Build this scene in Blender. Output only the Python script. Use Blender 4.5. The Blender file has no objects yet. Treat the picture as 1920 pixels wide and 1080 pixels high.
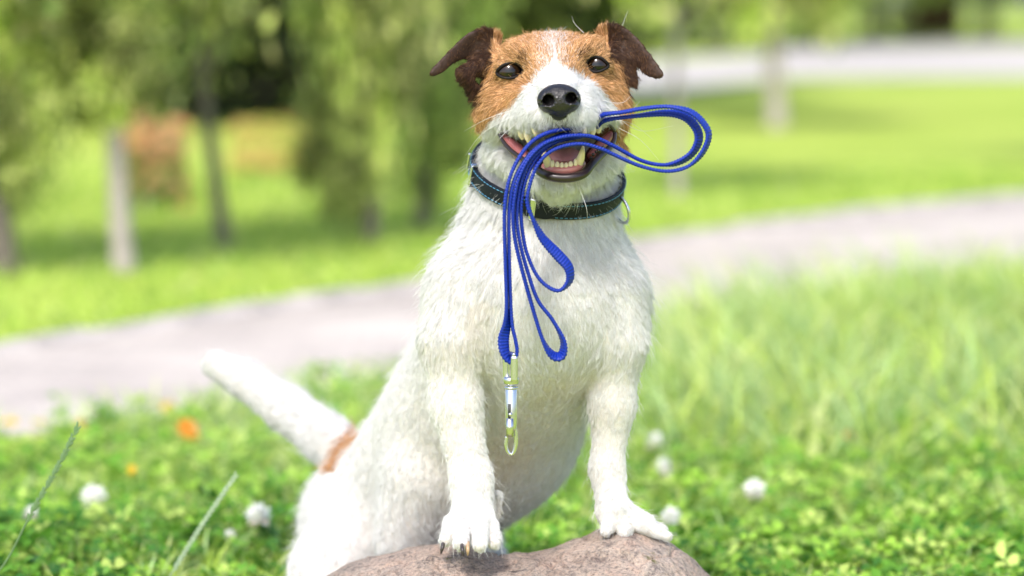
import bpy, math, random, time
import numpy as np
from mathutils import Vector, noise as mnoise
import openvdb
rng = np.random.default_rng(7); random.seed(7)
T0 = time.time()
C = bpy.context.scene.collection
scene = bpy.context.scene

# ------------------------------------------------------------------ camera
CAM = np.array([0.0, -2.0, 0.5]); FPX = 5333.0; TH = math.atan(540 / FPX)
FWD = np.array([0, math.cos(TH), -math.sin(TH)]); UP = np.array([0, math.sin(TH), math.cos(TH)]); RT = np.array([1.0, 0, 0])
cd = bpy.data.cameras.new('camera'); cam = bpy.data.objects.new('camera', cd); C.objects.link(cam)
cam.location = CAM; cam.rotation_euler = (math.pi / 2 - TH, 0, 0)
cd.sensor_width = 36; cd.lens = 36 * FPX / 1920; cd.clip_start = 0.05; cd.clip_end = 500
cd.dof.use_dof = True; cd.dof.focus_distance = 1.955; cd.dof.aperture_fstop = 4.0
scene.camera = cam
# ------------------------------------------------------------------ world, sun, exposure
SUN_EL, SUN_AZ = math.radians(51), math.radians(-164)     # azimuth measured from +Y towards +X
w = bpy.data.worlds.new('World'); scene.world = w; w.use_nodes = True
nt = w.node_tree; bg = nt.nodes['Background']; sky = nt.nodes.new('ShaderNodeTexSky')
sky.sky_type = 'NISHITA'; sky.sun_disc = False; sky.sun_elevation = SUN_EL; sky.sun_rotation = SUN_AZ
sky.air_density = 1.0; sky.dust_density = 2.5; sky.ozone_density = 1.0
nt.links.new(sky.outputs[0], bg.inputs[0]); bg.inputs[1].default_value = 0.13
sl = bpy.data.lights.new('sun', 'SUN'); sl.energy = 1.45; sl.angle = math.radians(10); sl.color = (1, 0.97, 0.92)
so = bpy.data.objects.new('sun', sl); C.objects.link(so); so.location = (0, 0, 6)
sd = Vector((math.cos(SUN_EL) * math.sin(SUN_AZ), math.cos(SUN_EL) * math.cos(SUN_AZ), math.sin(SUN_EL)))
so.rotation_euler = sd.to_track_quat('Z', 'Y').to_euler()
vs = scene.view_settings; vs.view_transform = 'Standard'; vs.look = 'None'; vs.exposure = 1.27; vs.gamma = 1
try: vs.use_curve_mapping = False
except Exception: pass
scene.cycles.use_denoising = True
scene.cycles.max_bounces = 8; scene.cycles.diffuse_bounces = 4; scene.cycles.transparent_max_bounces = 8

# ------------------------------------------------------------------ geometry helpers
def P(u, v, y=0.0):
    """point of the place that the photograph shows at pixel (u, v), standing y metres behind the dog's face"""
    d = FWD * FPX + RT * (u - 960) - UP * (v - 540)
    return CAM + d * ((y - CAM[1]) / d[1])
def px(r, y=0.0): return r * (y + 2.0) / FPX
def proj(p):
    q = p - CAM; z = q @ FWD
    return 960 + FPX * (q @ RT) / z, 540 - FPX * (q @ UP) / z
def ground_at(u, v):                       # where the flat ground lies under pixel (u, v)
    d = FWD * FPX + RT * (u - 960) - UP * (v - 540)
    return CAM + d * (-CAM[2] / d[2])
def smooth01(x): x = np.clip(x, 0, 1); return x * x * (3 - 2 * x)
def tag(o, label=None, cat=None, group=None, kind=None):
    if label: o['label'] = label
    if cat: o['category'] = cat
    if group: o['group'] = group
    if kind: o['kind'] = kind
    return o
def empty(name, loc, label, cat, group=None, rz=0):
    o = bpy.data.objects.new(name, None); C.objects.link(o); o.location = loc; o.rotation_euler = (0, 0, rz)
    o.empty_display_size = .02
    return tag(o, label, cat, group)
def link(name, me, mat, parent=None):
    o = bpy.data.objects.new(name, me); C.objects.link(o)
    if mat: me.materials.clear(); me.materials.append(mat)
    if parent is not None:
        o.parent = parent; o.location = -Vector(parent.location) if parent.type == 'EMPTY' and parent.parent is None else (0, 0, 0)
    return o
def mesh_np(name, V, F, smooth=True, uv=None, col=None):
    """V (n,3); F (m,3) or (m,4) array, or list of such arrays"""
    if not isinstance(F, list): F = [F]
    F = [f for f in F if len(f)]
    me = bpy.data.meshes.new(name)
    nl = sum(f.size for f in F); nf = sum(len(f) for f in F)
    me.vertices.add(len(V)); me.vertices.foreach_set('co', np.ascontiguousarray(V, np.float32).ravel())
    me.loops.add(nl); idx = np.concatenate([f.ravel() for f in F]).astype(np.int32); me.loops.foreach_set('vertex_index', idx)
    me.polygons.add(nf)
    ls = []; s = 0
    for f in F:
        k = f.shape[1]; ls.append(s + np.arange(len(f)) * k); s += f.size
    me.polygons.foreach_set('loop_start', np.concatenate(ls).astype(np.int32))
    me.update(calc_edges=True)
    me.polygons.foreach_set('use_smooth', np.full(nf, smooth))
    if col is not None:
        a = me.color_attributes.new('Col', 'FLOAT_COLOR', 'POINT'); c = np.ones((len(V), 4), np.float32); c[:, :3] = col; a.data.foreach_set('color', c.ravel())
    if uv is not None:
        l = me.uv_layers.new(name='UVMap'); l.data.foreach_set('uv', uv[idx].astype(np.float32).ravel())
    me.validate()
    return me
def join(parts):
    Vs, Fs, n = [], {}, 0
    for V, F in parts:
        for f in (F if isinstance(F, list) else [F]):
            if len(f): Fs.setdefault(f.shape[1], []).append(f + n)
        Vs.append(V); n += len(V)
    return np.concatenate(Vs), [np.concatenate(x) for x in Fs.values()]
def catmull(pts, n, closed=False):
    pts = np.array(pts, float); m = len(pts)
    if closed: ext = np.concatenate([pts[-1:], pts, pts[:2]]); seg = m
    else: ext = np.concatenate([[2 * pts[0] - pts[1]], pts, [2 * pts[-1] - pts[-2]]]); seg = m - 1
    # centripetal-ish via dense sampling then arc-length resample
    out = []
    for i in range(seg):
        p0, p1, p2, p3 = ext[i:i + 4]
        t = np.linspace(0, 1, 24, endpoint=False)[:, None]
        out.append(.5 * ((2 * p1) + (-p0 + p2) * t + (2 * p0 - 5 * p1 + 4 * p2 - p3) * t ** 2 + (-p0 + 3 * p1 - 3 * p2 + p3) * t ** 3))
    out = np.concatenate(out + [ext[-2:-1] if not closed else out[0][:1]])
    d = np.r_[0, np.cumsum(np.linalg.norm(np.diff(out[:, :3], axis=0), axis=1))]
    s = np.linspace(0, d[-1], n + (1 if closed else 0))
    r = np.stack([np.interp(s, d, out[:, k]) for k in range(out.shape[1])], 1)
    return r[:-1] if closed else r
def unit(a): return a / np.maximum(np.linalg.norm(a, axis=-1, keepdims=True), 1e-9)
def tangents(p, closed=False):
    if closed: t = np.roll(p, -1, 0) - np.roll(p, 1, 0)
    else: t = np.gradient(p, axis=0)
    return unit(t)
def sweep(p, A, B, sec, closed=False, cap=True):
    """sweep section sec (k,2) [or (n,k,2)] along p with axes A, B"""
    n = len(p); sec = np.asarray(sec); sec = np.broadcast_to(sec, (n,) + sec.shape[-2:]); k = sec.shape[1]
    V = p[:, None] + A[:, None] * sec[..., :1] + B[:, None] * sec[..., 1:]
    i = np.arange(n if closed else n - 1)[:, None]; j = np.arange(k)[None]
    i2 = (i + 1) % n; j2 = (j + 1) % k
    F = np.stack([i * k + j, i * k + j2, i2 * k + j2, i2 * k + j], -1).reshape(-1, 4)
    V = V.reshape(-1, 3); Fs = [F]
    if cap and not closed:
        V = np.concatenate([V, p[:1], p[-1:]]); a = np.arange(k); b = (a + 1) % k; o = (n - 1) * k
        Fs.append(np.concatenate([np.stack([np.full(k, n * k), b, a], 1), np.stack([np.full(k, n * k + 1), o + a, o + b], 1)]))
    return V, Fs
def tube(pts, r, n=40, k=10, closed=False, flat=1.0, up=None):
    """smooth tube through control points; r scalar or one radius per control point"""
    pts = np.array(pts, float); r = np.broadcast_to(np.array(r, float), (len(pts),))
    q = catmull(np.c_[pts, r], n, closed); p, rr = q[:, :3], np.maximum(q[:, 3], 1e-5)
    t = tangents(p, closed)
    u = np.array(up if up is not None else (0.13, .9, .3)); A = unit(np.cross(t, u)); B = unit(np.cross(A, t))
    a = np.linspace(0, 2 * math.pi, k, endpoint=False)
    sec = np.stack([np.cos(a), np.sin(a) * flat], 1)[None] * rr[:, None, None]
    return sweep(p, A, B, sec, closed)
def ellipsoid(c, r, nu=20, nv=14, R=None):
    a = np.linspace(0, 2 * math.pi, nu, endpoint=False); b = np.linspace(0, math.pi, nv)
    s = np.stack([np.cos(a)[None] * np.sin(b)[:, None], np.sin(a)[None] * np.sin(b)[:, None], np.broadcast_to(np.cos(b)[:, None], (nv, nu))], -1)
    V = s.reshape(-1, 3) * np.array(r)
    if R is not None: V = V @ R.T
    i = np.arange(nv - 1)[:, None]; j = np.arange(nu)[None]
    F = np.stack([i * nu + j, (i + 1) * nu + j, (i + 1) * nu + (j + 1) % nu, i * nu + (j + 1) % nu], -1).reshape(-1, 4)
    return V + np.array(c), [F]
def box(c, s, bev=0.0):
    x = np.array([[-1, -1, -1], [1, -1, -1], [1, 1, -1], [-1, 1, -1], [-1, -1, 1], [1, -1, 1], [1, 1, 1], [-1, 1, 1]]) * .5
    F = np.array([[0, 3, 2, 1], [4, 5, 6, 7], [0, 1, 5, 4], [1, 2, 6, 5], [2, 3, 7, 6], [3, 0, 4, 7]])
    return x * np.array(s) + np.array(c), [F]

# ------------------------------------------------------------------ materials
def mat(name, col=(.5, .5, .5), rough=.6, metal=0.0, spec=.5, coat=0.0, attr=None, sub=0.0, subr=(1, .3, .2), translucent=0.0):
    m = bpy.data.materials.new(name); m.use_nodes = True; t = m.node_tree; b = t.nodes['Principled BSDF']
    b.inputs['Base Color'].default_value = (*col, 1); b.inputs['Roughness'].default_value = rough; b.inputs['Metallic'].default_value = metal
    b.inputs['Specular IOR Level'].default_value = spec; b.inputs['Coat Weight'].default_value = coat; b.inputs['Coat Roughness'].default_value = .05
    if sub: b.inputs['Subsurface Weight'].default_value = sub; b.inputs['Subsurface Radius'].default_value = subr; b.inputs['Subsurface Scale'].default_value = .003
    m['b'] = 1
    if attr:
        a = t.nodes.new('ShaderNodeAttribute'); a.attribute_name = attr; t.links.new(a.outputs['Color'], b.inputs['Base Color'])
        if translucent: src = a.outputs['Color']
    if translucent:
        tr = t.nodes.new('ShaderNodeBsdfTranslucent'); mx = t.nodes.new('ShaderNodeMixShader'); mx.inputs[0].default_value = translucent
        if attr: t.links.new(src, tr.inputs[0])
        else: tr.inputs[0].default_value = (*col, 1)
        t.links.new(b.outputs[0], mx.inputs[1]); t.links.new(tr.outputs[0], mx.inputs[2]); t.links.new(mx.outputs[0], t.nodes['Material Output'].inputs[0])
    return m
def N(m, kind, **kw):
    n = m.node_tree.nodes.new(kind)
    for k, v in kw.items():
        if k in n.inputs: n.inputs[k].default_value = v
        else: setattr(n, k, v)
    return n
def L(m, a, b): m.node_tree.links.new(a, b)
def ramp(m, fac, stops):
    r = m.node_tree.nodes.new('ShaderNodeValToRGB'); e = r.color_ramp.elements
    while len(e) > 1: e.remove(e[0])
    e[0].position = stops[0][0]; e[0].color = (*stops[0][1], 1)
    for p, c in stops[1:]: x = e.new(p); x.color = (*c, 1)
    L(m, fac, r.inputs[0]); return r
def bump(m, h, strength=.3, dist=.001):
    b = N(m, 'ShaderNodeBump'); b.inputs['Strength'].default_value = strength; b.inputs['Distance'].default_value = dist
    L(m, h, b.inputs['Height']); L(m, b.outputs[0], m.node_tree.nodes['Principled BSDF'].inputs['Normal']); return b
def noise(m, scale, detail=4, rough=.6, vec='Object', dist=0.0):
    tc = N(m, 'ShaderNodeTexCoord'); n = N(m, 'ShaderNodeTexNoise'); n.inputs['Scale'].default_value = scale
    n.inputs['Detail'].default_value = detail; n.inputs['Roughness'].default_value = rough; n.inputs['Distortion'].default_value = dist
    L(m, tc.outputs[vec], n.inputs['Vector']); return n
def base(m): return m.node_tree.nodes['Principled BSDF'].inputs['Base Color']

# ------------------------------------------------------------------ ground, path, far paving
def G_(u, v, z=0.0):
    g = ground_at(u, v); g[2] = z; return g
m_lawn = mat('lawn', rough=.9, spec=.1)
n1 = noise(m_lawn, 1.3, 5, .6); n2 = noise(m_lawn, 30, 4, .7); r1 = ramp(m_lawn, n1.outputs[0], [(.3, (.29, .40, .06)), (.5, (.37, .47, .085)), (.7, (.46, .54, .12))])
r2 = ramp(m_lawn, n2.outputs[0], [(.3, (.7, .75, .7)), (.7, (1.2, 1.15, 1.1))]); mx = N(m_lawn, 'ShaderNodeMix', data_type='RGBA', blend_type='MULTIPLY'); mx.inputs[0].default_value = 1
L(m_lawn, r1.outputs[0], mx.inputs[6]); L(m_lawn, r2.outputs[0], mx.inputs[7]); L(m_lawn, mx.outputs[2], base(m_lawn)); bump(m_lawn, n2.outputs[0], .8, .01)
gx = np.linspace(-90, 90, 61); gy = np.linspace(-8, 160, 61); X, Y = np.meshgrid(gx, gy, indexing='ij')
V = np.stack([X, Y, np.zeros_like(X)], -1).reshape(-1, 3); i = np.arange(60)[:, None]; j = np.arange(60)[None]
F = np.stack([i * 61 + j, (i + 1) * 61 + j, (i + 1) * 61 + j + 1, i * 61 + j + 1], -1).reshape(-1, 4)
tag(link('ground', mesh_np('ground', V, F), m_lawn), 'mown yellow-green park lawn running back under the trees', kind='structure')
NEAR = np.array([G_(-900, 905), G_(-300, 835), G_(0, 822), G_(360, 785), G_(720, 728), G_(1240, 655), G_(1700, 605), G_(2300, 560)])[:, :2]
FAR = np.array([G_(-1200, 760), G_(-300, 702), G_(0, 663), G_(360, 606), G_(780, 541), G_(1190, 462), G_(1920, 372), G_(2900, 300)])[:, :2]
NEAR = catmull(np.c_[NEAR, np.zeros(8)], 80)[:, :2]; FAR = catmull(np.c_[FAR, np.zeros(8)], 80)[:, :2]
V = np.concatenate([np.c_[NEAR, np.full(80, .006)], np.c_[FAR, np.full(80, .006)], np.c_[NEAR, np.full(80, -.02)], np.c_[FAR, np.full(80, -.02)]]); i = np.arange(79)
F = np.concatenate([np.stack([i, i + 1, i + 81, i + 80], 1), np.stack([i + 160, i + 161, i + 1, i], 1), np.stack([i + 80, i + 81, i + 241, i + 240], 1)])
m_path = mat('path_paving', rough=.85, spec=.2)
bt = N(m_path, 'ShaderNodeTexBrick'); bt.inputs['Scale'].default_value = 9; bt.inputs['Color1'].default_value = (.58, .52, .47, 1); bt.inputs['Color2'].default_value = (.52, .465, .42, 1); bt.inputs['Mortar'].default_value = (.40, .36, .33, 1); bt.inputs['Mortar Size'].default_value = .03
tcp = N(m_path, 'ShaderNodeTexCoord'); L(m_path, tcp.outputs['Object'], bt.inputs['Vector']); n3 = noise(m_path, 3, 4); r3 = ramp(m_path, n3.outputs[0], [(.35, (.80, .78, .78)), (.65, (1.15, 1.14, 1.12))])
mx = N(m_path, 'ShaderNodeMix', data_type='RGBA', blend_type='MULTIPLY'); mx.inputs[0].default_value = 1; L(m_path, bt.outputs[0], mx.inputs[6]); L(m_path, r3.outputs[0], mx.inputs[7]); L(m_path, mx.outputs[2], base(m_path)); bump(m_path, bt.outputs['Fac'], .4, .003)
PATH = tag(link('path', mesh_np('path', V, F, smooth=False), m_path), 'pinkish paved path crossing the lawn behind the terrier', kind='structure')
m_kerb = mat('kerb_stone', rough=.85, spec=.2); nk = noise(m_kerb, 14, 4); rk_ = ramp(m_kerb, nk.outputs[0], [(.3, (.30, .27, .25)), (.7, (.55, .50, .46))]); L(m_kerb, rk_.outputs[0], base(m_kerb))
def block(w, d, h, b=.006):
    x, y = w / 2, d / 2; a = [(-x, -y), (x, -y), (x, y), (-x, y)]; a2 = [(p * (1 - b / x), q * (1 - b / y)) for p, q in a]
    V = np.array([(*p, -.03) for p in a] + [(*p, h - b) for p in a] + [(*p, h) for p in a2])
    F = [[k, (k + 1) % 4, 4 + (k + 1) % 4, 4 + k] for k in range(4)] + [[4 + k, 4 + (k + 1) % 4, 8 + (k + 1) % 4, 8 + k] for k in range(4)] + [[8, 9, 10, 11]]
    return V, np.array(F)
km = mesh_np('kerb_stone', *block(.168, .07, .020), smooth=False); km.materials.append(m_kerb)
dd = np.r_[0, np.cumsum(np.linalg.norm(np.diff(FAR, axis=0), axis=1))]; s = .1
while s < dd[-1] - .1:
    p = np.array([np.interp(s, dd, FAR[:, k]) for k in (0, 1)]); q = np.array([np.interp(s + .01, dd, FAR[:, k]) for k in (0, 1)])
    if proj(np.array([p[0], p[1], 0.]))[0] > -80 and proj(np.array([p[0], p[1], 0.]))[0] < 2050:
        o = bpy.data.objects.new('kerb_stone', km); C.objects.link(o); o.parent = PATH; an = math.atan2(q[1] - p[1], q[0] - p[0])
        o.location = (p[0] - .02 * math.sin(an) * -1, p[1] + .03, -.006 + random.uniform(-.003, .003)); o.rotation_euler = (random.uniform(-.02, .02), random.uniform(-.02, .02), an + random.uniform(-.03, .03))
    s += .176
m_far = mat('pale_paving', (.52, .46, .44), rough=.9, spec=.15); nf_ = noise(m_far, .6, 4); rf = ramp(m_far, nf_.outputs[0], [(.3, (.45, .41, .37)), (.7, (.55, .51, .47))]); L(m_far, rf.outputs[0], base(m_far))
q = catmull([(*G_(u, v, .008)[:3],) for u, v in [(1175, 172), (1480, 150), (1900, 146), (2600, 140), (2600, 84), (1900, 82), (1520, 88), (1400, 105), (1180, 118)]], 60, True)
V = np.concatenate([q, q - [0, 0, .03]]); i = np.arange(60); cen = len(V); V = np.r_[V, [q.mean(0)]]
F = [np.stack([i, (i + 1) % 60, np.full(60, cen)], 1)]
tag(link('road', mesh_np('road', V, F, smooth=False), m_far), 'pale paved square beyond the lawn at the upper right', kind='structure')

# ------------------------------------------------------------------ the boulder
ROCKP = np.array([(470, 1330), (520, 1200), (560, 1130), (620, 1082), (680, 1048), (740, 1027), (800, 1014), (860, 1017), (900, 1030), (935, 1041), (1000, 1036), (1030, 1029), (1100, 1010), (1150, 996), (1195, 990),
                  (1240, 1003), (1290, 1033), (1340, 1080), (1380, 1140), (1410, 1220), (1440, 1330)], float)
_rk = np.array([P(u, v, 0.005) for u, v in ROCKP]); RY0, RB = 0.005, 0.125
def rock_h(x): return np.interp(x, _rk[:, 0], _rk[:, 2])
def rock_z(x, y):
    x0, x1 = _rk[0, 0], _rk[-1, 0]; s = np.clip((x - x0) / (x1 - x0), 0, 1)
    B = RB * np.power(np.maximum(4 * s * (1 - s), 1e-6), .38); q = np.clip(np.abs(y - RY0) / B, 0, 1)
    return rock_h(x) * np.power(np.maximum(1 - q * q, 0), .42)
def build_rock():
    nx, ny = 420, 170; x0, x1 = _rk[0, 0], _rk[-1, 0]
    s = .5 - .5 * np.cos(np.linspace(0.001, math.pi - .001, nx)); xs = x0 + (x1 - x0) * s
    k = np.ones(9) / 9
    hs = np.convolve(np.pad(rock_h(xs), 4, 'edge'), k, 'valid')
    B = RB * np.power(4 * s * (1 - s), .38)
    ph = np.linspace(-math.pi / 2, math.pi / 2, ny)
    X = np.repeat(xs[:, None], ny, 1); Y = RY0 + B[:, None] * np.sin(ph)[None]
    Z = hs[:, None] * np.power(np.cos(ph).clip(0, 1), .84)[None]
    V = np.stack([X, Y, Z], -1).reshape(-1, 3)
    i = np.arange(nx - 1)[:, None]; j = np.arange(ny - 1)[None]
    F = np.stack([i * ny + j, (i + 1) * ny + j, (i + 1) * ny + j + 1, i * ny + j + 1], -1).reshape(-1, 4)
    out = np.empty(len(V))
    for n, p in enumerate(V):
        q = Vector(p)
        out[n] = .004 * mnoise.fractal(q * 14, 1, 2, 3) + .0016 * mnoise.fractal(q * 60 + Vector((3, 1, 2)), .9, 2.1, 4)
        c = mnoise.noise(q * 22 + Vector((9, 4, 1)) + .4 * mnoise.noise_vector(q * 30))
        out[n] -= .0026 * math.exp(-(c / .03) ** 2)      # cracks
    nrm = unit(np.c_[np.gradient(Z, xs, axis=0).ravel() * -1, np.zeros(len(V)), np.ones(len(V))]); nrm[:, 1] = (Y.ravel() - RY0) / RB * 1.2; nrm = unit(nrm)
    edge = np.minimum(1, 8 * s * (1 - s))[:, None].repeat(ny, 1).ravel()
    V = V + nrm * (out * edge)[:, None]; V[:, 2] -= .002
    m = mat('boulder', rough=.75, spec=.4)
    n1 = noise(m, 9, 5, .6); n2 = noise(m, 420, 3, .7); n3 = noise(m, 60, 6, .75, dist=.6); n4 = noise(m, 1200, 2, .6)
    r1 = ramp(m, n1.outputs[0], [(.32, (.26, .225, .195)), (.5, (.35, .28, .235)), (.66, (.42, .36, .31))])
    r2 = ramp(m, n2.outputs[0], [(.32, (.5, .47, .46)), (.47, (1, 1, 1)), (.62, (1.3, 1.22, 1.15))])
    r3 = ramp(m, n3.outputs[0], [(.36, (.35, .33, .36)), (.47, (1, 1, 1)), (.62, (1.12, 1.0, .95))])
    mx = N(m, 'ShaderNodeMix', data_type='RGBA', blend_type='MULTIPLY'); mx.inputs[0].default_value = 1; L(m, r1.outputs[0], mx.inputs[6]); L(m, r2.outputs[0], mx.inputs[7])
    mx2 = N(m, 'ShaderNodeMix', data_type='RGBA', blend_type='MULTIPLY'); mx2.inputs[0].default_value = .8; L(m, mx.outputs[2], mx2.inputs[6]); L(m, r3.outputs[0], mx2.inputs[7])
    n5 = noise(m, 34, 4, .7); r5 = ramp(m, n5.outputs[0], [(.66, (0, 0, 0)), (.72, (1, 1, 1))])
    mx3 = N(m, 'ShaderNodeMix', data_type='RGBA'); L(m, r5.outputs[0], mx3.inputs[0]); L(m, mx2.outputs[2], mx3.inputs[6]); mx3.inputs[7].default_value = (.13, .12, .04, 1)
    n6 = noise(m, 16, 5, .55, dist=.8); r6 = ramp(m, n6.outputs[0], [(.485, (1, 1, 1)), (.497, (.38, .34, .33)), (.503, (.38, .34, .33)), (.515, (1, 1, 1))])
    mx4 = N(m, 'ShaderNodeMix', data_type='RGBA', blend_type='MULTIPLY'); mx4.inputs[0].default_value = .45; L(m, mx3.outputs[2], mx4.inputs[6]); L(m, r6.outputs[0], mx4.inputs[7]); L(m, mx4.outputs[2], base(m))
    ad = N(m, 'ShaderNodeMath', operation='ADD'); L(m, n2.outputs[0], ad.inputs[0]); L(m, n3.outputs[0], ad.inputs[1])
    bump(m, ad.outputs[0], 1.0, .0026)
    o = link('boulder', mesh_np('boulder', V, F), m)
    tag(o, 'low pinkish grey granite boulder under the dog\'s front paws', 'boulder')
build_rock()

# ------------------------------------------------------------------ the dog's body as one implicit surface
def rcone(p, a, ra, b, rb):
    ab = b - a; t = np.clip(((p - a) @ ab) / (ab @ ab), 0, 1)
    return np.linalg.norm(p - a - t[..., None] * ab, axis=-1) - (ra + t * (rb - ra))
def rell(p, c, r, R=None):
    q = p - c
    if R is not None: q = q @ R
    k0 = np.linalg.norm(q / r, axis=-1); k1 = np.linalg.norm(q / (r * r), axis=-1)
    return k0 * (k0 - 1) / np.maximum(k1, 1e-6)
def polysd(u, v, poly):
    """signed distance in pixels to a polygon in the (u,v) projection"""
    poly = np.asarray(poly, float); d = np.full(u.shape, 1e9); s = np.ones(u.shape)
    n = len(poly)
    for i in range(n):
        a, b = poly[i], poly[i - 1]; e = b - a; wx, wy = u - a[0], v - a[1]
        t = np.clip((wx * e[0] + wy * e[1]) / (e @ e), 0, 1)
        d = np.minimum(d, (wx - e[0] * t) ** 2 + (wy - e[1] * t) ** 2)
        c1 = v >= a[1]; c2 = v < b[1]; c3 = e[0] * wy > e[1] * wx
        s = np.where((c1 & c2 & c3) | (~c1 & ~c2 & ~c3), -s, s)
    return s * np.sqrt(d)
def smoothpoly(pts, n=48): return catmull([(a, b, 0) for a, b in pts], n, True)[:, :2]
PR = []          # (kind, data, k, bbox)
def _pt(c): return P(*c)
def cone(a, ra, b, rb, k=12):
    A, B = _pt(a), _pt(b); RA, RB_ = px(ra, a[2]), px(rb, b[2]); r = max(RA, RB_)
    PR.append(('c', (A, RA, B, RB_), px(k), (np.minimum(A, B) - r, np.maximum(A, B) + r)))
def ell(c, rx, rz, ry, k=12, R=None):
    """rx, rz in pixels, ry (depth) in metres"""
    c_ = _pt(c); r = np.array([px(rx, c[2]), ry, px(rz, c[2])]); m = r.max() if R is not None else r
    PR.append(('e', (c_, r, R), px(k), (c_ - m, c_ + m)))
def plate(poly, y0, t, k=4, bend=None):
    pl = smoothpoly(poly, 40); ys = [y0(u, v) for u, v in pl]; ym, yM = min(ys) - .008, max(ys) + .008
    c = np.array([P(u, v, y) for u, v in pl for y in (ym, yM)])
    PR.append(('p', (pl, y0, t), px(k), (c.min(0), c.max(0))))
def ev(pr, p):
    kind, d = pr[0], pr[1]
    if kind == 'c': return rcone(p, *d)
    if kind == 'e': return rell(p, *d)
    pl, y0, t = d; u, v = proj(p); d2 = polysd(u, v, pl) * .000375; dy = np.abs(p[..., 1] - y0(u, v)) - t; r = min(t * .9, .0015)
    qx, qy = np.maximum(d2 + r, 0), np.maximum(dy + r, 0)
    return np.sqrt(qx * qx + qy * qy) + np.minimum(np.maximum(d2 + r, dy + r), 0) - r
def smin(a, b, k):
    if k <= 0: return np.minimum(a, b)
    h = np.maximum(k - np.abs(a - b), 0) / k; return np.minimum(a, b) - h * h * k * .25

# trunk, chest, neck
cone((1004, 590, .055), 178, (905, 790, .150), 172, 60)
cone((905, 790, .150), 172, (728, 985, .255), 150, 60)
ell((1008, 560, .048), 190, 150, .068, 70)
cone((868, 545, .024), 66, (846, 640, .010), 60, 45); cone((1150, 560, .026), 62, (1160, 640, .016), 50, 45)
NECK0 = len(PR)
cone((1030, 250, .050), 112, (1020, 380, .048), 120, 40); cone((1020, 380, .048), 120, (1008, 510, .050), 162, 60)
NECK1 = len(PR)
# front legs
cone((846, 640, .010), 55, (855, 760, .004), 47, 22); cone((855, 760, .004), 47, (884, 900, -.008), 36, 22); cone((884, 900, -.008), 37, (886, 962, -.018), 40, 25)
cone((1160, 640, .016), 46, (1148, 760, .018), 40, 22); cone((1148, 760, .018), 38, (1138, 880, .014), 30, 30); cone((1138, 880, .014), 29, (1150, 955, .004), 32, 25)
# left paw (four toes)
ell((884, 975, -.024), 44, 26, .018, 14)
for a, b, ra, rb in [((846, 978, -.028), (836, 1013, -.043), 15, 13), ((868, 980, -.036), (863, 1019, -.058), 17, 14), ((899, 982, -.036), (900, 1022, -.059), 17, 14), ((922, 984, -.028), (927, 1018, -.045), 14, 12)]:
    cone(a, ra, b, rb, 5)
cone((928, 930, .004), 12, (932, 960, .004), 10, 12)          # dew pad
# right paw, turned outwards
cone((1150, 960, .008), 31, (1210, 984, .004), 22, 14); cone((1205, 984, -.002), 17, (1251, 1006, -.004), 10, 7); cone((1200, 980, .012), 15, (1240, 994, .012), 12, 7)
cone((1148, 975, .000), 22, (1136, 996, -.008), 11, 8); cone((1170, 980, .0), 20, (1172, 998, -.006), 14, 8)
# rump, thighs, hind legs
ell((728, 985, .255), 160, 150, .075, 50)
cone((690, 960, .215), 95, (618, 1070, .170), 70, 50); cone((618, 1070, .170), 70, (600, 1190, .130), 50, 40); cone((600, 1190, .130), 44, (640, 1270, .240), 26, 25); cone((640, 1275, .240), 26, (600, 1295, .120), 24, 20)
cone((820, 990, .270), 110, (880, 1090, .200), 75, 50); cone((880, 1090, .200), 70, (880, 1180, .150), 50, 40); cone((880, 1190, .150), 44, (860, 1268, .250), 26, 25); cone((860, 1268, .250), 26, (880, 1290, .150), 24, 20)
cone((760, 1010, .13), 60, (800, 900, .12), 80, 50)
# tail
cone((668, 872, .268), 52, (612, 822, .290), 45, 20); cone((612, 822, .290), 46, (540, 768, .315), 42, 20); cone((540, 768, .315), 42, (460, 712, .335), 33, 16); cone((460, 712, .335), 35, (404, 684, .345), 25, 12)
# skull, cheeks, muzzle, jaw
ell((1038, 145, .025), 131, 84, .052, 20)
ell((940, 205, .010), 46, 62, .032, 26); ell((1137, 205, .010), 44, 62, .032, 26)
cone((962, 98, -.008), 22, (985, 104, -.018), 20, 22); cone((1112, 88, -.008), 22, (1090, 98, -.018), 20, 22)
cone((1040, 125, -.012), 42, (1046, 178, -.060), 33, 30)
cone((1046, 178, -.050), 38, (1047, 205, -.072), 32, 16)
cone((1005, 214, -.056), 27, (960, 228, -.018), 22, 18); cone((1090, 210, -.056), 27, (1132, 215, -.018), 23, 18)
cone((1005, 188, -.046), 26, (962, 190, -.014), 22, 20); cone((1088, 182, -.046), 26, (1126, 178, -.014), 22, 20)
cone((1020, 218, -.068), 26, (1005, 222, -.056), 26, 10); cone((1076, 216, -.068), 26, (1090, 218, -.056), 26, 10)
JAW0 = len(PR)
cone((1050, 338, -.052), 24, (1040, 330, .020), 62, 14); cone((1022, 334, -.050), 18, (1086, 332, -.050), 18, 12)
cone((1020, 335, -.040), 20, (943, 282, .015), 34, 16); cone((1088, 330, -.040), 20, (1140, 284, .015), 32, 16)
# the round of the lids over each eyeball
for e_ in ((956, 133, -.0098), (1119.5, 121, -.0098)): ell(e_, 26 + 3.6, 26 + 3.6, .0098 + .0011, 9)
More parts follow.
